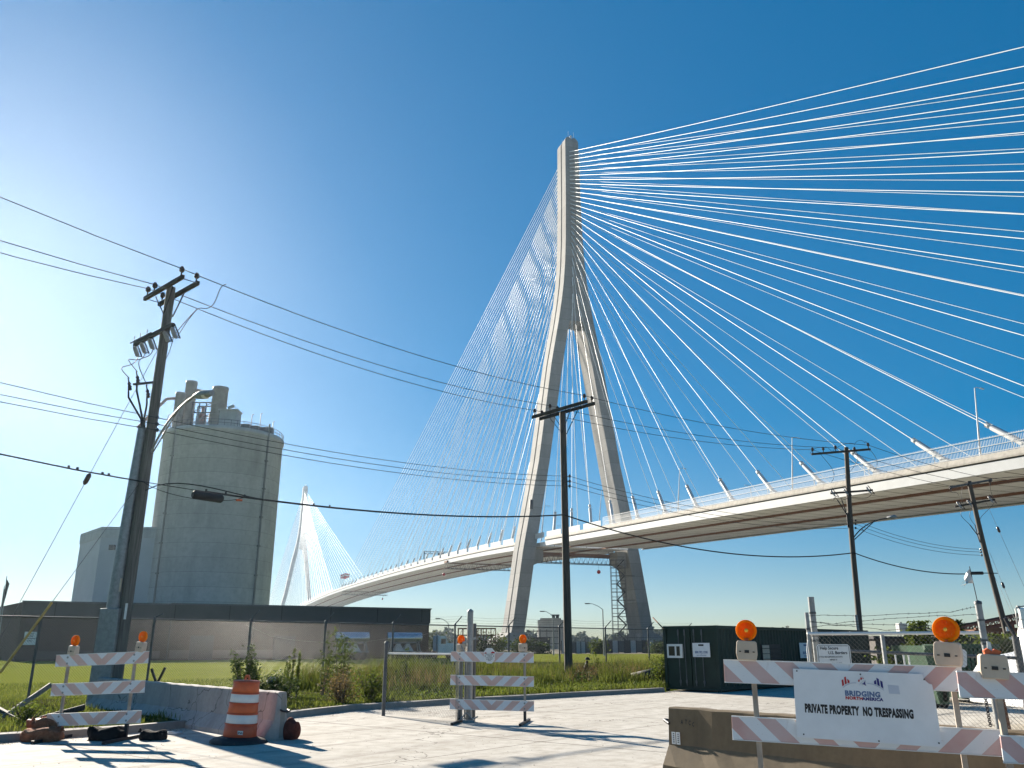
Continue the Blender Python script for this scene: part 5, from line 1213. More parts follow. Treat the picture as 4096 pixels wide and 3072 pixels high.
MB().lathe([(.50, 0), (.50, .03), (.44, .075), (.33, .10), (.29, .115), (.1, .115)], 32).build('rubber_base', m_black, dr)
g = MB(); g.prism([(-.055, 1.04), (-.045, 1.10), (-.03, 1.135), (.03, 1.135), (.045, 1.10), (.055, 1.04), (.025, 1.04), (.02, 1.09), (-.02, 1.09), (-.025, 1.04)], -.018, .018); g.build('handle', m_orange, dr)
o = MB().box((.085, -.279, .195), (.095, .004, .062)).build('sticker', m_plate, dr); o.rotation_euler = (0, 0, R(0)); text('lettering', 'BNA', .055, (.085, -.2825, .175), m_ink, o, .8, .001, align='CENTER')
# sandbags
def bag(lab, px, py, d, mat, seed, rz=0., z=0., amp=.07, grp='sandbags on the road', sqe=.62):
    q = G(px, py); r_ = thing('sandbag', lab, 'sandbag', (q.x, q.y, z), rz, grp); MB().blob((0, 0, d[2] * .38), d, seed, amp, 16, None, sqe).build('bag', mat, r_)
    g = MB(); e = Vector((d[0] * .40, 0, d[2] * .62)); g.tube([e, e + Vector((.04, .0, .03)), e + Vector((.08, .02, .05))], [.04, .018, .045], 8); g.build('tied_neck', mat, r_); return r_
bag('flat faded orange sandbag under the left barricade foot, lowest of the pile', 168, 2966, (.66, .44, .26), m_sandbag, 3, R(3))
bag('orange sandbag slumped on top of the pile by the left barricade foot', 182, 2958, (.52, .36, .22), m_sandbag, 8, R(185), .17)
bag('small bright orange sandbag end poking from the left pile', 130, 2954, (.24, .24, .16), m_orange_dark, 5, R(60), .19)
bag('crumpled black sandbag on the road under the left barricade', 425, 2962, (.66, .38, .26), m_blackbag, 11, R(180), amp=.12)
bag('smooth black sandbag lying right of the crumpled one', 610, 2960, (.48, .32, .19), m_blackbag, 21, R(175), amp=.04)
bag('round dark red sandbag leaning on the right end of the grey barrier', 1160, 2958, (.36, .34, .40), m_redbag, 31, R(165), amp=.05, sqe=.9)
# leaning timbers and broken fence arm
def timber(lab, a, b, w, h, mat, name='timber'): o = MB().beam(a, b, w, h).build(name, mat, None, (a + b) / 2, .006); o.location = (a + b) / 2; tag(o, lab, 'timber', 'loose timbers on the verge'); return o
timber('long weathered timber slanting up in front of the left fence', P(-40, 2905, 19.5), P(205, 2738, 20.2), .10, .10, m_wood_pale)
timber('dark timber crossing under the long one at the left edge', P(-30, 2825, 20.2), P(90, 2888, 19.2), .09, .09, m_wood)
timber('thin dark board slanting low behind the left barricade', P(95, 2895, 19.0), P(338, 2829, 20.6), .04, .13, m_wood)
q = P(628, 2742, 26.3); o = MB()
for px, py in ((606, 2675), (661, 2670)): o.beam(P(627, 2738, 25.9), P(px, py, 25.9), .06, .06)
vv = o.build('broken_fence_bracket', m_darkmetal, None, (q.x, q.y, q.z)); vv.location = q; tag(vv, 'dark v shaped broken bracket standing by the fence right of the big pole', 'bracket')
for px, py, sx, sz, lab in ((1090, 2722, .30, .16, 'crumpled white paper caught in weeds behind the drum'), (690, 2938, .30, .05, 'thin pale slab under the grey barrier')):
    q = P(px, py, 24.5) if py < 2800 else G(px, py); o = MB().blob((0, 0, 0), (sx, sx * .6, sz), 4, .3, 8).build('litter', m_paper); o.location = (q.x, q.y, max(q.z, .02)); tag(o, lab, 'litter')
# ------------------------------------------------------------------ dark green container
c0 = G(2884, 2772); c0z = P(2863, 2501, c0.y).z; ew = Vector((-.744, .668, 0)).normalized(); cl = c0 + ew * 2.3; ld = Vector((-ew.y, ew.x, 0)); ld = ld if ld.y > 0 else -ld
CLn = 15.4; CH = c0z
ct = thing('green_container', 'dark green corrugated shipping container office at the road end', 'container', (c0.x, c0.y, 0)); CO = ct.location
def cpt(l, w, z): return c0 + ld * l + ew * w + Vector((0, 0, z))
def cbox(l0, l1, w0, w1, z0, z1, g):
    vs = [cpt(l, w, z) for z in (z0, z1) for l, w in ((l0, w0), (l1, w0), (l1, w1), (l0, w1))]
    return g.add(vs, [(3, 2, 1, 0), (4, 5, 6, 7), (0, 1, 5, 4), (1, 2, 6, 5), (2, 3, 7, 6), (3, 0, 4, 7)])
g = MB(); n = int(CLn / .28); pr = []
for i in range(n):
    a = .12 + i * (CLn - .24) / n; q = (CLn - .24) / n
    pr += [(a, .03), (a + q * .32, .03), (a + q * .5, .075), (a + q * .82, .075)]
pr.append((CLn - .12, .03))
for i in range(len(pr) - 1):
    (l0, w0), (l1, w1) = pr[i], pr[i + 1]; g.add([cpt(l0, w0, .15), cpt(l1, w1, .15), cpt(l1, w1, CH - .1), cpt(l0, w0, CH - .1)], [(0, 1, 2, 3)])
g.build('corrugated_side', m_green, ct, CO)
g = MB(); cbox(.1, CLn - .02, .12, 2.25, .12, CH - .06, g)
for i in range(n): a = .12 + i * (CLn - .24) / n; cbox(a, a + .16, .1, 2.2, CH - .061, CH - .025, g)
g.build('container_body', m_green, ct, CO)
g = MB()
for l in (0, CLn - .12):
    for w in (0, 2.18): cbox(l, l + .12, w, w + .12, .003, CH, g)
for z0, z1 in ((.06, .17), (CH - .12, CH - .004)):
    cbox(.12, CLn - .12, .004, .10, z0, z1, g); cbox(.004, .1, .12, 2.18, z0, z1, g)
g.build('frame', m_green, ct, CO)
g = MB()
for w in (.62, .95, 1.35, 1.62): g.tube([cpt(-.03, w, .2), cpt(-.03, w, CH - .12)], .018, 6); g.box(cpt(-.035, w, CH - .25), (.05, .05, .2)); g.box(cpt(-.03, w, .35), (.06, .06, .1))
g.build('locking_bar', m_galv_dull, ct, CO)
cbox(.03, .09, .14, 1.12, .18, CH - .13, cbox(.03, .09, 1.16, 2.16, .18, CH - .13, MB())).build('door', m_green, ct, CO)
def cwin(w0, w1, z0, z1):
    o = cbox(-.05, .05, w0, w1, z0, z1, MB()).build('window', m_plate, ct, CO)
    cbox(-.06, -.045, w0 + .1, w1 - .42, z0 + .08, z1 - .08, cbox(-.058, -.045, w1 - .34, w1 - .08, z0 + .08, z1 - .08, MB())).build('pane', m_glass, o, CO)
cwin(1.47, 2.13, CH - 1.16, CH - .66)
yawE = math.atan2(-ew.y, -ew.x); yawS = math.atan2(ld.y, ld.x)
def sticker(l, w, z, wd, hg, side):
    if side: g = cbox(l, l + wd, -.002, .004, z, z + hg, MB())
    else: g = cbox(-.05, -.042, w - wd, w, z, z + hg, MB())
    o = g.build('sticker', m_sign, ct, CO); rot = (R(90), 0, yawS if side else yawE)
    p = (cpt(l + wd / 2, -.006, z) if side else cpt(-.054, w - wd / 2, z)) - CO
    text('lettering', '800.782.1500', hg * .24, (p.x, p.y, hg * .26 + z), m_slate, o, .8, .003, rot, 'CENTER'); text('lettering', 'www.willscot.com', hg * .12, (p.x, p.y, hg * .10 + z), m_slate, o, .9, .001, rot, 'CENTER')
    g = cbox(l + wd * .35, l + wd * .65, -.006, -.003, z + hg * .78, z + hg * .9, MB()) if side else cbox(-.056, -.051, w - wd * .65, w - wd * .35, z + hg * .78, z + hg * .9, MB()); g.build('logo_bar', m_darkmetal if not side else m_slate, o, CO)
sticker(0, 1.02, CH - 1.12, .72, .50, False); sticker(7.1, 0, 1.12, 1.2, .62, True)
o = cbox(3.5, 5.2, -.02, .06, .80, 1.68, MB()).build('window', m_darkmetal, ct, CO); cbox(3.55, 4.15, -.03, -.021, .84, 1.64, MB()).build('plywood_pane', m_beige, o, CO)
g = MB()
for i in range(4): g.tube([cpt(3.5, -.05, .92 + .2 * i), cpt(5.2, -.05, .92 + .2 * i)], .012, 5)
g.build('window_bar', m_darkmetal, o, CO)
g = MB(); g.tube([cpt(-.1, 2.2, CH - .1), cpt(.6, 3.1, CH + .35)], .025, 5); tag(g.build('prop_rod', m_rust, None, CO), 'thin rusty rod sticking up behind the left corner of the green container', 'rod').location = CO

# ------------------------------------------------------------------ rolling gate at right
YG = 13.6
gl, gr = P(3228, 2535, YG), P(3935, 2531, YG); zt_ = gl.z; glb, grb = Vector((gl.x, gl.y, 0)), Vector((gr.x, gr.y, 0))
rg_ = thing('rolling_gate', 'galvanised chain link gate with pale top rail behind the large barricade', 'gate', glb)
g = MB(); g.tube([gl, gr], .026, 10); 
for px in (3330, 3400, 3525, 3566, 3668, 3770, 3855): a = P(px, 2534, YG); g.lathe([(.028, -.008), (.033, 0), (.028, .008)], 10, Matrix.Rotation(R(90), 3, 'Y'), a)
g.build('top_rail', m_plate, rg_, glb)
V, F = mesh_wires(glb, Vector((P(4250, 2540, YG).x, YG, 0)), .08, zt_ + .035, .072, .0022); V -= np.array(glb); tri_mesh('mesh_panel', V, F, m_mesh_light, rg_)
g = MB()
for px in (3530,): a = P(px, 2540, YG); g.beam((a.x, YG + .02, .06), (a.x, YG + .02, zt_), .05, .05)
g.tube([(gl.x + .02, YG, .05), (gl.x + .02, YG, zt_)], .026, 8); g.tube([(gl.x, YG, .08), (gr.x, YG, .08)], .03, 8); g.build('gate_frame', m_galv, rg_, glb)
g = MB(); g.tube([P(3250, 2552, YG - .03), P(3405, 2661, YG - .03), P(3560, 2772, YG - .03)], .007, 5); g.build('tension_wire', m_galv, rg_, glb)
g = MB(); g.tube([P(3233, 2560, YG - .05), P(3229, 2600, YG - .05), P(3240, 2700, YG - .05)], .013, 6); g.build('drop_cable', m_white_steel, rg_, glb)
def gpost(name, lab, px, py, Y, r, lean=0., cap=False):
    t = P(px, py, Y); r_ = thing(name, lab, 'post', (t.x + lean, Y, 0), group='gate posts behind the large barricade'); g = MB(); g.tube([(0, 0, 0), (-lean, 0, t.z)], r, 12); g.build('post', m_galv, r_)
    g = MB()
    for z in (t.z - .25, t.z - .6, zt_ - .1): g.tube([(-lean * z / t.z, 0, z - .015), (-lean * z / t.z, 0, z + .015)], r + .008, 12)
    g.build('band', m_galv_dull, r_)
    if cap: MB().lathe([(r + .008, t.z - .01), (r + .006, t.z + .03), (.01, t.z + .05)], 12, c=(-lean, 0, 0)).build('cap', m_galv_dull, r_)
    return r_
gpost('gate_post', 'thick galvanised gate post left of the fence notice, tallest there', 3243, 2388, YG + .3, .050)
gpost('gate_post', 'thin galvanised gate post at the left end of the pale rail', 3226, 2450, YG + .05, .030)
gpost('gate_post', 'leaning rusty gate post carrying the tattered white flag', 3912, 2414, YG - .2, .050, .02, True)
for i, (pts, lab) in enumerate((([(3232, 2462), (3330, 2460), (3430, 2463), (3570, 2459), (3700, 2452), (3800, 2448), (3860, 2437), (3905, 2428)], 'highest barbed strand over the rolling gate'), ([(3235, 2487), (3330, 2495), (3430, 2484), (3560, 2475), (3700, 2464), (3800, 2463), (3908, 2457)], 'second barbed strand over the rolling gate'),
        ([(3236, 2482), (3330, 2500), (3430, 2506), (3540, 2520), (3640, 2512), (3700, 2503), (3800, 2500), (3916, 2489)], 'third barbed strand over the rolling gate'), ([(3238, 2508), (3340, 2498), (3470, 2498), (3600, 2499), (3690, 2514), (3800, 2520), (3920, 2506), (4020, 2468), (4096, 2478), (4150, 2480)], 'lowest barbed strand, running past the leaning post to the right edge'))):
    pth = [P(x, y, YG - .05 + .04 * math.sin(x)) for x, y in pts]; fine = []
    for a, b in zip(pth, pth[1:]): fine += [a.lerp(b, t) + Vector((0, 0, .008 * math.sin(17 * (a.x + t)))) for t in (0, .33, .66)]
    g = MB(); barbs(g, fine + [pth[-1]], .11, .0032, .02, i + 3); tag(g.build('barbed_wire', m_darkmetal), lab, 'barbed wire', 'barbed strands over the rolling gate')
def flat_sign(name, lab, px0, py0, px1, py1, Y, mat):
    a, b = P(px0, py1, Y), P(px1, py0, Y); r_ = thing(name, lab, 'sign', a); w, h = b.x - a.x, b.z - a.z; r0 = .035
    g = MB(); g.prism([(r0, 0), (w - r0, 0), (w, r0), (w, h - r0), (w - r0, h), (r0, h), (0, h - r0), (0, r0)], -.004, .004); g.build('sign_plate', mat, r_); return r_, w, h
fs, w, h = flat_sign('border_notice', 'white notice with black lettering hung on the rolling gate', 3281, 2577, 3398, 2740, YG - .06, m_plate)
text('lettering', 'Help Secure', h * .105, (w * .10, -.006, h * .87), m_ink, fs, .92, .0012, ext=.0004); text('lettering', 'U.S. Borders', h * .105, (w * .33, -.006, h * .755), m_ink, fs, .92, .0012, ext=.0004)
for i, s_ in enumerate(('IF YOU SEE SUSPICIOUS ACTIVITY', 'REPORT IT', '- Persons or goods being smuggled', '- Persons entering the country', '  by crossing the river', '- Boats or vehicles acting oddly', '  along the shore')): text('lettering', s_, h * .050, (w * (.06 if i != 1 else .36), -.006, h * (.67 - .072 * i)), m_ink, fs, .80, .0005, ext=.0004)
g = MB(); e = .012
for q in ([(.03, .02), (w - .03, .02), (w - .03, .02 + e * .6), (.03, .02 + e * .6)], [(.03, h - .02), (w - .03, h - .02), (w - .03, h - .02 - e * .6), (.03, h - .02 - e * .6)], [(.015, .03), (.015 + e * .6, .03), (.015 + e * .6, h - .03), (.015, h - .03)], [(w - .015, .03), (w - .015 - e * .6, .03), (w - .015 - e * .6, h - .03), (w - .015, h - .03)]): g.prism(q, -.0055, -.0045)
g.build('border_line', m_ink, fs)
bs, w, h = flat_sign('blank_sign', 'blank white tilted panel hung on the rolling gate behind an amber light', 3806, 2590, 3856, 2662, YG + .06, m_sign); bs.rotation_euler = (0, R(8), 0)
# tattered flag on its stick
t = P(3878, 2266, YG - .2); b = P(3914, 2418, YG - .2); fl = thing('tattered_flag', 'small tattered white flag on a thin stick above the leaning gate post', 'flag', b); MB().tube([(0, 0, -.1), t - b], .007, 6).build('stick', m_darkmetal, fl)
def fp(px, py, dy=0.): q = P(px, py, YG - .2) - b; q.y += dy; return q
g = MB(); top_ = [(3879, 2275), (3884, 2295), (3888, 2315), (3893, 2333)]; mid_ = [(3873, 2288), (3868, 2308), (3872, 2325), (3880, 2332)]; end_ = [(3870, 2298), (3857, 2320), (3858, 2338), (3868, 2330)]
for row, dy in ((top_, 0), (mid_, .06), (end_, -.04)): g.v += [tuple(fp(x, y, dy + .03 * math.sin(i * 2))) for i, (x, y) in enumerate(row)]
for r_ in range(2):
    for i in range(3): g.f.append([r_ * 4 + i, r_ * 4 + i + 1, r_ * 4 + 5 + i, r_ * 4 + 4 + i]); g.sm.append(True); g.mi.append(0)
for (x, y), (x2, y2) in (((3858, 2338), (3846, 2341)), ((3862, 2335), (3858, 2346)), ((3866, 2330), (3862, 2342)), ((3857, 2325), (3850, 2333))): g.add([fp(x, y), fp(x + 4, y - 3), fp(x2, y2, .03)], [(0, 1, 2)])
o = g.build('flag_cloth', m_cloth_white, fl); o.modifiers.new('s', 'SOLIDIFY').thickness = .004
# chain and stub post between the barricades
q0 = P(3940, 2782, YG - .4); q1 = P(3962, 2905, YG - .4); ch = thing('hanging_chain', 'dark steel chain hanging on the gate between the two right barricades', 'chain', q1); n = 16
g = MB()
for i in range(n):
    c = q0.lerp(q1, (i + .5) / n) - q1; ax = (q1 - q0).normalized(); u = frame_of(q0, q1)[1] if i % 2 else Vector((0, 1, 0)); ll = (q1 - q0).length / n * .72
    g.tube([c + ax * ll * math.cos(a) * .95 + u * .022 * math.sin(a) for a in np.linspace(0, 2 * math.pi, 11)], .007, 5, caps=False)
g.build('links', m_darkmetal, ch)
q = G(4020, 2960); r_ = thing('bracket_post', 'short dark steel post with a side arm beyond the gate chain', 'post', (q.x, YG + .6, 0)); a = P(4003, 2778, YG + .6); b = P(4018, 2892, YG + .6); x_ = a.x - q.x
MB().beam((x_ + .05, 0, 0), (x_, 0, a.z + .05), .06, .06).build('post', m_rust, r_); MB().beam((x_, 0, a.z - .01), (x_ + .17, 0, a.z - .04), .05, .05).build('side_arm', m_rust, r_)
# yard fence post and rail behind the gate, with slack barbed wire
YB = 15.6
q = P(4072, 2700, YB); t = P(4061, 2545, YB); r_ = thing('yard_fence_post', 'thick pitted grey fence post with a dark angled arm at the right edge', 'post', (q.x + .08, YB, 0)); MB().tube([(0, 0, 0), (t.x - q.x - .08, 0, t.z)], .062, 12).build('post', m_galv_dull, r_)
a = P(4019, 2472, YB) - r_.location; MB().beam((t.x - q.x - .08, 0, t.z - .02), a, .045, .05).build('barbed_wire_arm', m_darkmetal, r_)
a, b = P(3393, 2604, YB + 1.), P(4064, 2632, YB); r_ = thing('yard_rail', 'horizontal grey steel rail running behind the gate mesh', 'rail', a); MB().tube([a, b], .028, 8).build('rail', m_galv_dull, r_, a)
V, F = mesh_wires(Vector((P(3950, 2600, YB).x, YB, 0)), Vector((P(4075, 2600, YB).x, YB, 0)), .1, P(4000, 2545, YB).z, .075, .0022); yf = thing('yard_fence', 'chain link mesh beside the thick grey post at the right edge', 'fence', (V[0][0], YB, 0)); V -= np.array(yf.location); tri_mesh('mesh_panel', V, F, m_mesh_light, yf)
# white truck, mostly out of frame
wt = thing('white_truck', 'white truck at the right edge with a tall wing mirror', 'truck', P(4110, 2700, 18) * Vector((1, 1, 0)) if False else Vector((P(4120, 2700, 17.5).x, 17.5, 0)))
g = MB(); hz = P(4090, 2640, 17.5).z; xl = P(4072, 2690, 17.5).x - wt.location.x
g.prism([(xl, .45), (xl + .12, hz - .35), (xl + .4, hz), (xl + 1.2, hz + .15), (xl + 1.5, hz + 1.1), (xl + 3.4, hz + 1.2), (xl + 3.4, .45)], 0, 2.1); g.build('cab', m_truckwhite, wt, bevel=.06)
MB().lathe([(.2, -.14), (.45, -.14), (.5, -.08), (.5, .08), (.45, .14), (.2, .14)], 20, Matrix.Rotation(R(90), 3, 'X'), (xl + .8, .0, .5)).build('wheel', m_black, wt)
def wp(px, py, dy=0.): return P(px, py, 17.4 + dy) - wt.location
g = MB(); g.tube([wp(4100, 2424), wp(4068, 2428), wp(4062, 2436), wp(4070, 2500), wp(4078, 2513), wp(4105, 2516)], .014, 6); g.box(wp(4073, 2428), (.06, .05, .05)); g.build('mirror_bracket', m_galv, wt)
g = MB(); a = wp(4088, 2475); g.box((a.x + .02, a.y - .02, a.z), (.13, .12, .42)); o = g.build('wing_mirror', m_truckwhite, wt, bevel=.03)
MB().box((a.x - .02, a.y - .09, a.z), (.09, .012, .36)).build('mirror_glass', m_chrome, o)
# things in the yard beyond the gate
def conveyor():
    a, b = P(3700, 2560, 60), P(4140, 2474, 56); r_ = thing('conveyor', 'long rust red sloping conveyor far behind the gate at right', 'conveyor', (a.x, a.y, 0)); o_ = r_.location; g = MB()
    for dy in (-.7, .7):
        for dz in (0, .42): g.beam(a + Vector((0, dy, dz)), b + Vector((0, dy, dz)), .12, .14)
        n = 20
        for i in range(n): p, q = a.lerp(b, i / n), a.lerp(b, (i + 1) / n); g.beam(p + Vector((0, dy, 0)), q + Vector((0, dy, .42)), .05, .05); g.beam(p + Vector((0, dy, 0)), p + Vector((0, dy, .42)), .05, .05)
    g.build('truss', m_conveyor, r_, o_); g = MB(); g.beam(a + Vector((0, 0, .4)), b + Vector((0, 0, .4)), 1.2, .1); g.build('belt', m_black, r_, o_)
    for f in (.15, .4, .62, .85):
        g = MB(); p = a.lerp(b, f)
        for dy in (-.9, .9): g.beam((p.x, p.y + dy, 0), p + Vector((0, dy * .7, 0)), .16, .16)
        g.build('leg', m_conveyor, r_, o_)
conveyor()
def plant(px, py, Y): return P(px, py, Y)
a, b = P(3900, 2520, 52), P(4110, 2520, 52); r_ = thing('crusher_frame', 'dark steel crusher frame under the conveyor at right', 'machine', (a.x, a.y, 0)); w = b.x - a.x; g = MB(); hz = a.z
for x in np.linspace(0, w, 6):
    for y in (0, 2): g.beam((x, y, 0), (x, y, hz), .18, .18)
for z in (hz, hz * .7): 
    for y in (0, 2): g.beam((0, y, z), (w, y, z), .2, .26)
for x in np.linspace(0, w, 6): g.beam((x, 0, hz * .98), (x, 2, hz * .98), .15, .15)
for x in np.linspace(0, w * .8, 5): g.beam((x, 0, hz * .7), (x + w * .2, 0, hz), .1, .1)
g.build('frame', m_rust, r_); g = MB(); g.box((w * .3, 1, hz * .45), (w * .35, 1.6, hz * .5), None, (1.25, 1)); g.box((w * .75, 1, hz * .3), (w * .3, 1.8, hz * .55)); g.build('hopper', m_darkmetal, r_)
def skip(px0, px1, py, Y, lab, mat):
    a, b = P(px0, py, Y), P(px1, py, Y); r_ = thing('skip', lab, 'skip', (a.x, Y, 0), group='skips in the yard'); w, h = b.x - a.x, a.z
    g = MB(); g.prism([(.25, .12), (w - .25, .12), (w, h), (0, h)], 0, 2.0); o = g.build('body', mat, r_); g = MB()
    for i in range(6): x = .35 + (w - .7) * i / 5; g.box((x, -.04, h * .52), (.09, .08, h * .8))
    g.box((w / 2, -.05, h - .06), (w, .12, .12)); g.build('rib', mat, o)
    for x in (.5, w - .5): MB().lathe([(.01, -.05), (.12, -.05), (.12, .05), (.01, .05)], 12, Matrix.Rotation(R(90), 3, 'X'), (x, .3, .12)).build('wheel', m_black, r_)
m_skip = M('green_skip_paint', (.02, .06, .03), .5, .1, .35, 2)
skip(3690, 3800, 2582, 24, 'dark green skip behind the gate, left of the next one', m_skip); skip(3812, 3990, 2576, 26, 'larger dark green skip behind the amber light and blank panel', m_skip)
def shed(px0, px1, py, Y, dep, lab, mat, roof): 
    a, b = P(px0, py, Y), P(px1, py, Y); r_ = thing('yard_shed', lab, 'shed', (a.x, Y, 0)); w, h = b.x - a.x, a.z; g = MB(); g.box((w / 2, dep / 2, h / 2), (w, dep, h)); g.build('wall', mat, r_); g = MB(); g.prism([(-.15, h + .003), (w + .15, h + .003), (w + .15, h + .1), (-.15, h + .16)], -.2, dep + .2); g.build('roof', roof, r_)
    g = MB(); g.box((w * .3, -.03, h * .42), (w * .2, .06, h * .8)); g.build('door', m_darkmetal, r_)
shed(3500, 3700, 2556, 46, 3, 'low dark brown shed right of the container, behind the gate', m_siding, m_darkmetal)
shed(3770, 3960, 2548, 44, 3, 'low pale roofed shed behind the green skips', m_siding, m_whitewall)
a, b = P(3588, 2497, 120), P(3621, 2497, 120); r_ = thing('water_tank', 'small pale grey square tank on the skyline above the gate rail', 'tank', ((a.x + b.x) / 2, 120, 0)); w = b.x - a.x; MB().box((0, 0, a.z - .6), (w, w, 1.4)).build('tank', m_whitewall, r_, bevel=.05)
g = MB()
for x in (-.4, .4):
    for y in (-.4, .4): g.beam((x * w, y * w, 0), (x * w, y * w, a.z - 1.3), .12, .12)
g.build('leg', m_galv_dull, r_); g = MB(); g.tube([(0, 0, a.z + .1), (0, 0, a.z + .3)], .12, 6); g.build('lid', m_galv_dull, r_)
r_ = thing('steel_stand', 'small pale pipe stand in the grass behind the gate', 'stand', P(3612, 2690, 19) * Vector((1, 1, 0))); g = MB(); zz = P(3612, 2622, 19).z
for x in (-.12, .06, .17): g.tube([(x + .02, 0, 0), (x, 0, zz)], .018, 6); g.lathe([(.001, -.02), (.026, 0), (.001, .02)], 8, c=(x, 0, zz))
g.tube([(-.1, 0, zz - .28), (.2, 0, zz - .28)], .016, 6); g.build('frame', m_plate, r_)
r_ = thing('junk_heap', 'heap of pale rubble and scrap in the yard behind the gate', 'heap', P(3600, 2680, 27) * Vector((1, 1, 0))); g = MB(); h_ = random.Random(3)
for i in range(45): g.box((h_.gauss(0, 1.), h_.uniform(-.6, .6), abs(h_.gauss(0, .35)) + .1), (h_.uniform(.1, .5), h_.uniform(.1, .4), h_.uniform(.06, .4)), Matrix.Rotation(h_.uniform(0, 3), 3, Vector((h_.uniform(-1, 1), h_.uniform(-1, 1), 1)).normalized()))
g.build('rubble', m_kerb, r_); tag(r_, kind=None)

# ------------------------------------------------------------------ plants
def leaf_cloud(C, n, size, flat=.35):                        # C: callable -> (n,3) centres
    c = C(n); a = nrg.normal(size=(n, 3)); a[:, 2] *= .6; a /= np.linalg.norm(a, axis=1)[:, None]; b = nrg.normal(size=(n, 3)); b -= a * (a * b).sum(1)[:, None]; b /= np.linalg.norm(b, axis=1)[:, None]
    s = size * nrg.uniform(.5, 1.3, (n, 1)); V = np.stack([c - a * s, c + b * s * flat, c + a * s, c - b * s * flat], 1).reshape(-1, 3)
    return V, np.arange(4 * n).reshape(n, 4)
def blades(base, h, w, lean=.35):
    n = len(base); d = nrg.uniform(0, 2 * math.pi, n); ux = np.stack([np.cos(d), np.sin(d), np.zeros(n)], 1); d2 = nrg.uniform(0, 2 * math.pi, n); lx = np.stack([np.cos(d2), np.sin(d2), np.zeros(n)], 1) * (nrg.uniform(0, 1, n) * lean * h)[:, None]
    up = np.zeros((n, 3)); up[:, 2] = h; m = base + lx * .35 + up * .6; t = base + lx + up * nrg.uniform(.85, 1., n)[:, None]
    V = np.stack([base - ux * w[:, None], base + ux * w[:, None], m + ux * w[:, None] * .75, m - ux * w[:, None] * .75, t], 1).reshape(-1, 3); i = np.arange(n)[:, None] * 5
    F = np.concatenate([i + np.array([[0, 1, 2]]), i + np.array([[0, 2, 3]]), i + np.array([[3, 2, 4]])], 1).reshape(-1, 3); return V, F
FAn, FDn = np.array(FA), np.array(FD); KA = [np.array(q) for q in offset(resample(K, .5), .2)]
KAx = np.array([(q - FAn) @ FDn for q in KA]); KAq = np.array(KA); NF = np.array([-FD.y, FD.x, 0])
KAn = np.array([(q - FAn) @ NF for q in KA])
def verge_pts(n, u0, u1, f0, f1, clump=.0):          # u along the fence, f: 0 at the kerb, 1 at the fence
    u = nrg.uniform(u0, u1, n); f = nrg.uniform(f0, f1, n); kn = np.interp(u, KAx, KAn); base = FAn + u[:, None] * FDn + (kn * (1 - f))[:, None] * NF
    base[:, 2] = np.where(f > 1, (KH - .02) * np.clip(1 - (f - 1) * 2.5, 0, 1), KH - .03); return base, u, f
def patch(u, v, k=1.3, ph=0.): return .5 + .5 * np.sin(u * k + ph + 1.7 * np.sin(v * .9 * k + ph)) * np.cos(v * k * 1.3 + u * .37 + ph)
# short verge grass
b, u, f = verge_pts(90000, -16, 33, .01, 1.25); pm = patch(b[:, 0], b[:, 1], 2.1)
hgt = (.05 + .10 * pm) * nrg.uniform(.5, 1.4, len(b)); hgt *= np.where((u > 9.5), 1.5, .9); hgt *= np.where(f < .12, 1.25, 1); kp = nrg.uniform(0, 1, len(b)) < np.clip(patch(b[:, 0], b[:, 1], 3.3, 5.) * 1.5 + .15, 0, 1); b, u, f, hgt = b[kp], u[kp], f[kp], hgt[kp]
V, F = blades(b, hgt, nrg.uniform(.006, .013, len(b)), .6); tag(tri_mesh('verge_grass', V, F, m_grass), 'short bright green grass covering the verge behind the kerb', 'grass', kind='stuff')
# taller weeds along the fence, thickest between the drum and the container
b, u, f = verge_pts(80000, 8.0, 33, .28, 1.45); pm = patch(b[:, 0], b[:, 1], 1.1, 2.); keep = nrg.uniform(0, 1, len(b)) < .35 + .65 * pm; b, u, f, pm = b[keep], u[keep], f[keep], pm[keep]
hgt = (.32 + .62 * pm) * nrg.uniform(.4, 1.25, len(b)) * np.interp(f, [.28, .5, .9, 1.45], [.55, .9, 1.25, .8]) * np.interp(u, [8, 10, 17, 24, 33], [.5, 1.15, 1.05, .95, 1.1]); hgt *= np.where((np.abs(b[:, 0] - b[:, 1] * .0842) < .55) & (b[:, 1] < 41.5), .35, 1)
V, F = blades(b, hgt, nrg.uniform(.006, .014, len(b)), .45); tag(tri_mesh('tall_weeds', V, F, m_grass), 'tall tangled green weeds along the fence between drum and container', 'weeds', kind='stuff')
b, u, f = verge_pts(16000, 8.5, 33, .35, 1.3); pm = patch(b[:, 0], b[:, 1], .9, 4.); keep = nrg.uniform(0, 1, len(b)) < pm; b, f, u, pm = b[keep], f[keep], u[keep], pm[keep]
hgt = (.45 + .6 * pm) * nrg.uniform(.5, 1.2, len(b)); V, F = blades(b, hgt, nrg.uniform(.004, .008, len(b)), .6); tag(tri_mesh('dry_weeds', V, F, m_dry), 'dry straw coloured weed stalks among the green weeds', 'weeds', kind='stuff')
b, u, f = verge_pts(16000, 21.5, 31.5, .45, 1.05); pm = patch(b[:, 0], b[:, 1], .7, 1.); hgt = (.3 + .35 * pm) * nrg.uniform(.5, 1.2, len(b)); V, F = blades(b, hgt, nrg.uniform(.006, .011, len(b)), .6); tag(tri_mesh('russet_weeds', V, F, m_russet), 'reddish brown weeds left of the container', 'weeds', kind='stuff')
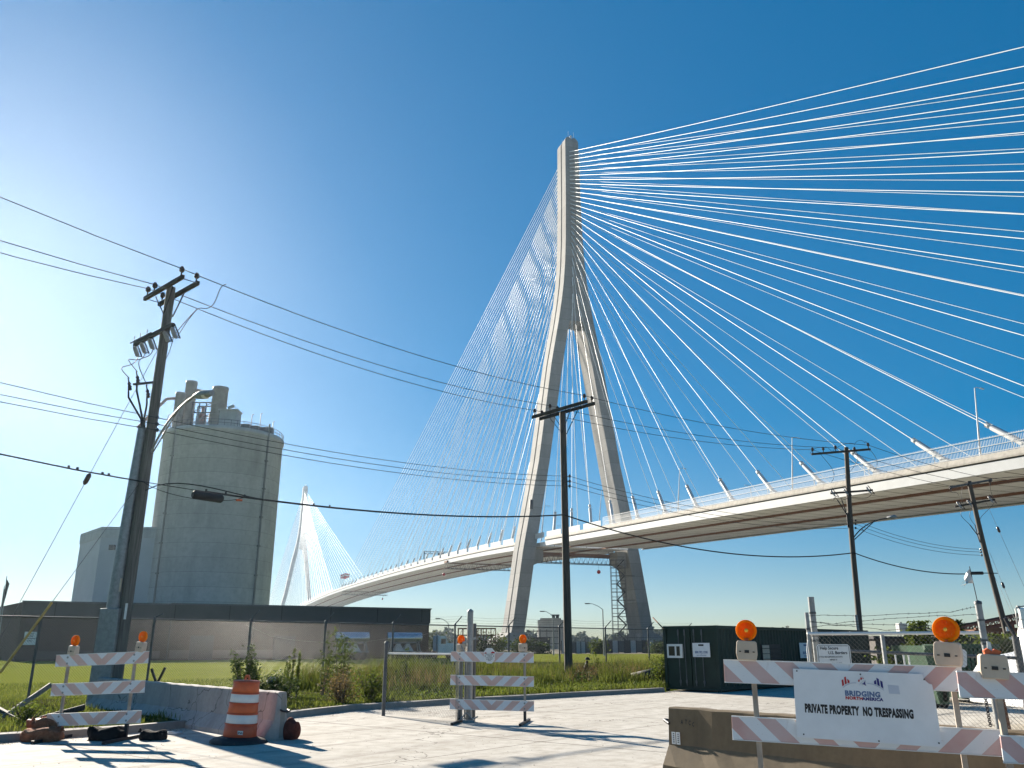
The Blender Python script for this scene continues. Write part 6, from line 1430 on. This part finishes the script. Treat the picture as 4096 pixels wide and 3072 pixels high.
def clumps(n):
    m = 150; cu, cf = nrg.uniform(9, 33, m), nrg.uniform(.45, 1.25, m); ch, cw = nrg.uniform(.25, .85, m), nrg.uniform(.25, .6, m); i = nrg.integers(0, m, n); u = cu[i] + nrg.normal(size=n) * cw[i]; kn = np.interp(u, KAx, KAn); f = cf[i] + nrg.normal(size=n) * .08
    b = FAn + u[:, None] * FDn + (kn * (1 - f))[:, None] * NF; b[:, 2] = .08 + ch[i] * nrg.uniform(0, 1, n) ** .8 * np.exp(-((u - cu[i]) / cw[i]) ** 2 * .6); return b
V, F = leaf_cloud(clumps, 42000, .05, .45); tag(tri_mesh('dark_undergrowth', V, F, m_leaf_dark), 'dark leafy undergrowth clumped along the fence behind the middle barricade', 'undergrowth', kind='stuff')
# leafy ground plants in front of the weeds
def lc(n):
    b, u, f = verge_pts(n, 8.5, 33, .03, 1.1); pm = patch(b[:, 0], b[:, 1], 1.7, 3.); b[:, 2] += nrg.uniform(0, 1, n) ** 1.3 * (.12 + .45 * pm * np.clip(f * 1.6, .2, 1)); return b
V, F = leaf_cloud(lc, 34000, .045, .5); tag(tri_mesh('leafy_ground_cover', V, F, m_leaf), 'small leafy plants mixed into the weeds along the verge', 'ground cover', kind='stuff')
# grass fringe on the lawn just behind the fence
b, u, f = verge_pts(30000, -12, 34, 1.15, 2.6); hgt = nrg.uniform(.05, .16, len(b)); b[:, 2] = 0.; V, F = blades(b, hgt, nrg.uniform(.008, .016, len(b)), .8); tag(tri_mesh('lawn_fringe', V, F, m_grass), 'rough grass along the lawn side of the fence', 'grass', kind='stuff')
def shrub(name, lab, px, py, Y, hgt, wid, nst, nl, size, mat, cat='shrub', grp=None, lean=.3, fluff=.2, z0=.1):
    q = P(px, py, Y); r_ = thing(name, lab, cat, (q.x, Y, z0), group=grp); cs = []; g = MB()
    for i in range(nst):
        a = nrg.uniform(0, 6.28); e = np.array([math.cos(a), math.sin(a), 0]) * nrg.uniform(0, wid / 2); h = hgt * nrg.uniform(.55, 1.); pth = [Vector(e * .15), Vector(e * .6 + np.array([0, 0, h * .5])), Vector(e + np.array([nrg.uniform(-.1, .1) * wid * lean, 0, h]))]
        g.tube(pth, [.012 + .004 * hgt, .009, .004], 5, caps=False); m = nl // nst; t = nrg.uniform(.12, 1., m) ** .8
        P_ = np.array([[float(x) for x in pth[0].lerp(pth[1], min(1, tt * 2)) if True] if tt < .5 else [float(x) for x in pth[1].lerp(pth[2], tt * 2 - 1)] for tt in t]); cs.append(P_ + nrg.normal(size=(m, 3)) * fluff * wid * .35 * (1.15 - t[:, None] * .7))
    g.build('stem', m_bark, r_); C = np.concatenate(cs); C[:, 2] = np.maximum(C[:, 2], .02)
    V, F = leaf_cloud(lambda n: C[:n], len(C), size, .42); tri_mesh('foliage', V, F, mat, r_); return r_
shrub('shrub', 'dark bushy shrub grown through the fence right of the grey barrier top', 990, 2700, 24.6, 1.55, 1.0, 16, 1700, .05, m_leaf_dark, fluff=.35)
shrub('shrub', 'low dark shrub mass at the foot of the bushy shrub behind the drum', 1085, 2745, 24.2, .75, 1.7, 18, 1700, .05, m_leaf_dark, fluff=.35)
shrub('weed_plant', 'tall upright leafy weed behind the drum, left of its twin', 1163, 2690, 26.2, 1.65, .3, 4, 340, .055, m_leaf, 'plant', 'tall weeds at the fence', fluff=.3)
shrub('weed_plant', 'tall upright leafy weed behind the barrier end, right of its twin', 1192, 2690, 26.4, 1.6, .28, 4, 320, .055, m_leaf, 'plant', 'tall weeds at the fence', fluff=.3)
shrub('weed_plant', 'single thin weed stalk left of the two tall twins', 1145, 2710, 26.0, 1.1, .2, 2, 130, .045, m_leaf, 'plant', 'tall weeds at the fence', fluff=.3)
shrub('sapling', 'spindly yellow leaved sapling climbing the fence post before the trailers', 1292, 2690, 27.6, 2.0, .6, 5, 300, .06, m_leaf_tree, 'sapling', fluff=.5)
shrub('sapling', 'leafy sapling bending over the fence in front of the first trailer', 1362, 2690, 27.8, 2.15, .8, 6, 620, .065, m_leaf_tree, 'sapling', fluff=.45)
shrub('shrub', 'wispy pale grass clump arching left of the loose gate leaf', 1370, 2800, 24.4, .95, 1.5, 26, 1500, .035, m_dry, 'shrub', fluff=.3)
shrub('shrub', 'green tangled bush just left of the loose gate leaf', 1480, 2790, 25.2, .9, 1.3, 18, 1600, .04, m_leaf, 'shrub', fluff=.35)
shrub('weed_plant', 'slim weed standing right of the loose gate leaf post', 1622, 2680, 29.5, 1.5, .35, 4, 260, .055, m_leaf, 'plant', fluff=.35)
shrub('weed_plant', 'thin leafy shoots beside the fence post right of the middle pole', 2396, 2680, 42.5, 1.25, .7, 6, 260, .06, m_leaf, 'plant', fluff=.5)
shrub('shrub', 'bushy weeds against the left corner of the green container', 2655, 2740, 35.5, 1.25, 1.5, 18, 1500, .055, m_leaf, 'shrub', fluff=.35)
shrub('shrub', 'small weed tuft by the left sandbag pile', 95, 2950, 18.6, .42, .8, 20, 700, .035, m_leaf, 'shrub', fluff=.4)
def tree(lab, px, pyt, Y, w, mat, shape='round', nl=2600, size=.16, tr=.10, cat='tree'):
    t = P(px, pyt, Y); h = t.z; r_ = thing('tree', lab, cat, (t.x, Y, 0)); g = MB(); g.tube([(0, 0, 0), (w * .03, 0, h * .45), (0, 0, h * .92)], [tr, tr * .7, tr * .2], 8); lobes = []
    for i in range(13):
        a = nrg.uniform(0, 6.28); f = nrg.uniform(.32, .95); rr = w * .36 * (1.15 - f if shape == 'cone' else math.sin(math.pi * min(.97, f * .85 + .1))) ; e = (math.cos(a) * rr, math.sin(a) * rr, h * f); g.tube([(0, 0, h * f * .75), e], [tr * .35, tr * .1], 5, caps=False); lobes.append((e, w * nrg.uniform(.10, .2) * (1.2 - f * .6 if shape == 'cone' else 1)))
    g.build('trunk', m_bark, r_); lo_ = np.array([e for e, _ in lobes]); lr = np.array([q for _, q in lobes]); k_ = nrg.integers(0, len(lobes), nl); C = lo_[k_] + nrg.normal(size=(nl, 3)) * lr[k_][:, None] * np.array([1, 1, .8]); C[:, 2] = np.clip(C[:, 2], h * .12, h)
    V, F = leaf_cloud(lambda n: C, nl, size, .4); tri_mesh('crown', V, F, mat, r_)
tree('yellow green leafy tree rising above the gate rail right of the square tank', 3684, 2486, 40, 1.5, m_leaf_tree, 'round', 2000, .11)
tree('small pointed conifer above the gate rail left of the leaning post', 3824, 2478, 42, 1.2, m_leaf_tree, 'cone', 1300, .09)
tree('low leafy tree behind the leaning pole at the right', 3990, 2540, 30, 2.2, m_leaf_tree, 'round', 1800, .12)
tree('small young tree behind the gate mesh under the square tank', 3565, 2590, 26, 1.2, m_leaf, 'round', 700, .09)
for px, py, Y, h, w, lab in ((1985, 2615, 172, 3.0, 7., 'clipped yellow green bush at the left leg foot'), (2080, 2612, 174, 2.6, 6., 'ragged bush row between the leg foot and the middle pole'), (1930, 2618, 168, 2.2, 4., 'small dark bush left of the leg foot'), (2395, 2615, 166, 2.3, 4.2, 'yellow green bush in front of the pale site panels'), (2160, 2615, 172, 1.8, 5., 'low scrub just left of the middle pole far beyond the lawn'), (1740, 2600, 150, 3.2, 6., 'bush behind the white tractor truck'), (2640, 2615, 176, 1.5, 6., 'dry scrub in front of the panels near the container')):
    shrub('bush', lab, px, py, Y, h, w, 14, 900, .32, m_leaf_tree if 'yellow' in lab else m_leaf_dark, 'bush', 'bushes beyond the lawn', fluff=.5, z0=0)
# grassy yard edge behind the right gate
n = 16000; bx_ = nrg.uniform(0, 1, n); yy_ = 33 + 9 * nrg.uniform(0, 1, n); b = np.stack([yy_ * (.40 + .22 * bx_), yy_, np.zeros(n)], 1); V, F = blades(b, nrg.uniform(.2, .75, n), nrg.uniform(.012, .022, n), .5); tag(tri_mesh('yard_weeds', V, F, m_grass), 'tall green weeds in the yard behind the rolling gate', 'weeds', kind='stuff')
# far treeline across the river
def tl(n):
    x = nrg.uniform(-160, 320, n); top = 13 + 4 * np.sin(x * .05) + 3 * np.sin(x * .17 + 1) + 2 * np.sin(x * .43); y = nrg.uniform(930, 980, n); return np.stack([x, y, nrg.uniform(0, 1, n) ** .7 * top], 1)
V, F = leaf_cloud(tl, 9000, 2.6, .7); tag(tri_mesh('treeline', V, F, m_treehaze), 'dim line of distant trees on the horizon under the bridge', 'trees', kind='stuff')

# dark pipe end and the figure in the weeds
q = P(2580, 2700, 37.2); pe = thing('pipe_section', 'dark pipe section lying in the weeds left of the container', 'pipe', (q.x, 37.2, .32)); Mp = Matrix.Rotation(R(78), 3, 'Y')
g = MB(); g.lathe([(.27, -.55), (.31, -.55), (.31, .9), (.27, .9), (.27, -.55)], 20, Mp); g.build('pipe_wall', m_black, pe)
q = P(2342, 2640, 41.0); pz = q.z
H_ = P(2344, 2633, 41.).z
pts = dict(pel=(0, 0, H_ - .72), chest=(.03, 0, H_ - .40), neck=(.05, 0, H_ - .22), head=(.09, 0, H_ - .09), kl=(.16, -.10, H_ - .80), fl=(-.10, -.12, H_ - 1.08), kr=(.10, .10, H_ - .98), fr=(-.16, .10, H_ - 1.10), sl=(.02, -.15, H_ - .30), el=(-.10, -.2, H_ - .52), hl=(.04, -.16, H_ - .66), sr=(.02, .15, H_ - .30), er=(.10, .2, H_ - .52), hr=(.20, .14, H_ - .62))
ks = list(pts); ed = [('pel', 'chest'), ('chest', 'neck'), ('neck', 'head'), ('pel', 'kl'), ('kl', 'fl'), ('pel', 'kr'), ('kr', 'fr'), ('chest', 'sl'), ('sl', 'el'), ('el', 'hl'), ('chest', 'sr'), ('sr', 'er'), ('er', 'hr')]
rad = dict(pel=.14, chest=.14, neck=.055, head=.095, kl=.075, fl=.05, kr=.075, fr=.05, sl=.065, el=.05, hl=.038, sr=.065, er=.05, hr=.038)
me = bpy.data.meshes.new('person'); me.from_pydata([pts[k_] for k_ in ks], [(ks.index(a), ks.index(b)) for a, b in ed], []); me.materials.append(m_skin)
pn = bpy.data.objects.new('person', me); COL.objects.link(pn); pn.location = (q.x, 41.0, 0); pn.modifiers.new('skin', 'SKIN'); pn.modifiers.new('sub', 'SUBSURF').levels = 2; pn.modifiers['sub'].render_levels = 2
for i, k_ in enumerate(ks): me.skin_vertices[0].data[i].radius = (rad[k_], rad[k_])
me.skin_vertices[0].data[0].use_root = True
tag(pn, 'dark clothed person crouching in the weeds by the fence right of the middle pole', 'person')
g = MB(); h0 = Vector(pts['head']); g.lathe([(.115, -.01), (.112, .05), (.07, .11), (.01, .125)], 14, Matrix.Rotation(R(8), 3, 'Y'), h0 + Vector((0, 0, .02))); g.box(h0 + Vector((.13, 0, .02)), (.12, .14, .018)); g.build('cap', m_skin, pn)
# ------------------------------------------------------------------ hazy air
HAZE = True
if HAZE:
    g = MB(); g.box((-40, 590, 105), (760, 1300, 212)); hz = g.build('haze', None)
    k = NT('haze_air'); k.t.nodes.remove(k.b); v = k.n('ShaderNodeVolumePrincipled', None, Color=(.62, .80, 1., 1), Density=.00009, Anisotropy=.68)
    k.t.links.new(v.outputs[0], k.out.inputs['Volume']); hz.data.materials.clear(); hz.data.materials.append(k.m); tag(hz, 'thin pale haze in the sunlit air', 'haze', kind='stuff')

# lettering becomes plain meshes
dg = bpy.context.evaluated_depsgraph_get()
for o in [q for q in COL.objects if q.type == 'FONT']:
    me = bpy.data.meshes.new_from_object(o.evaluated_get(dg)); n = bpy.data.objects.new('lettering', me); COL.objects.link(n)
    n.parent = o.parent; n.location = o.location; n.rotation_euler = o.rotation_euler; n.scale = o.scale; nm = o.name; bpy.data.objects.remove(o); n.name = 'lettering' if nm.startswith('lettering') else 'stencil_letter'
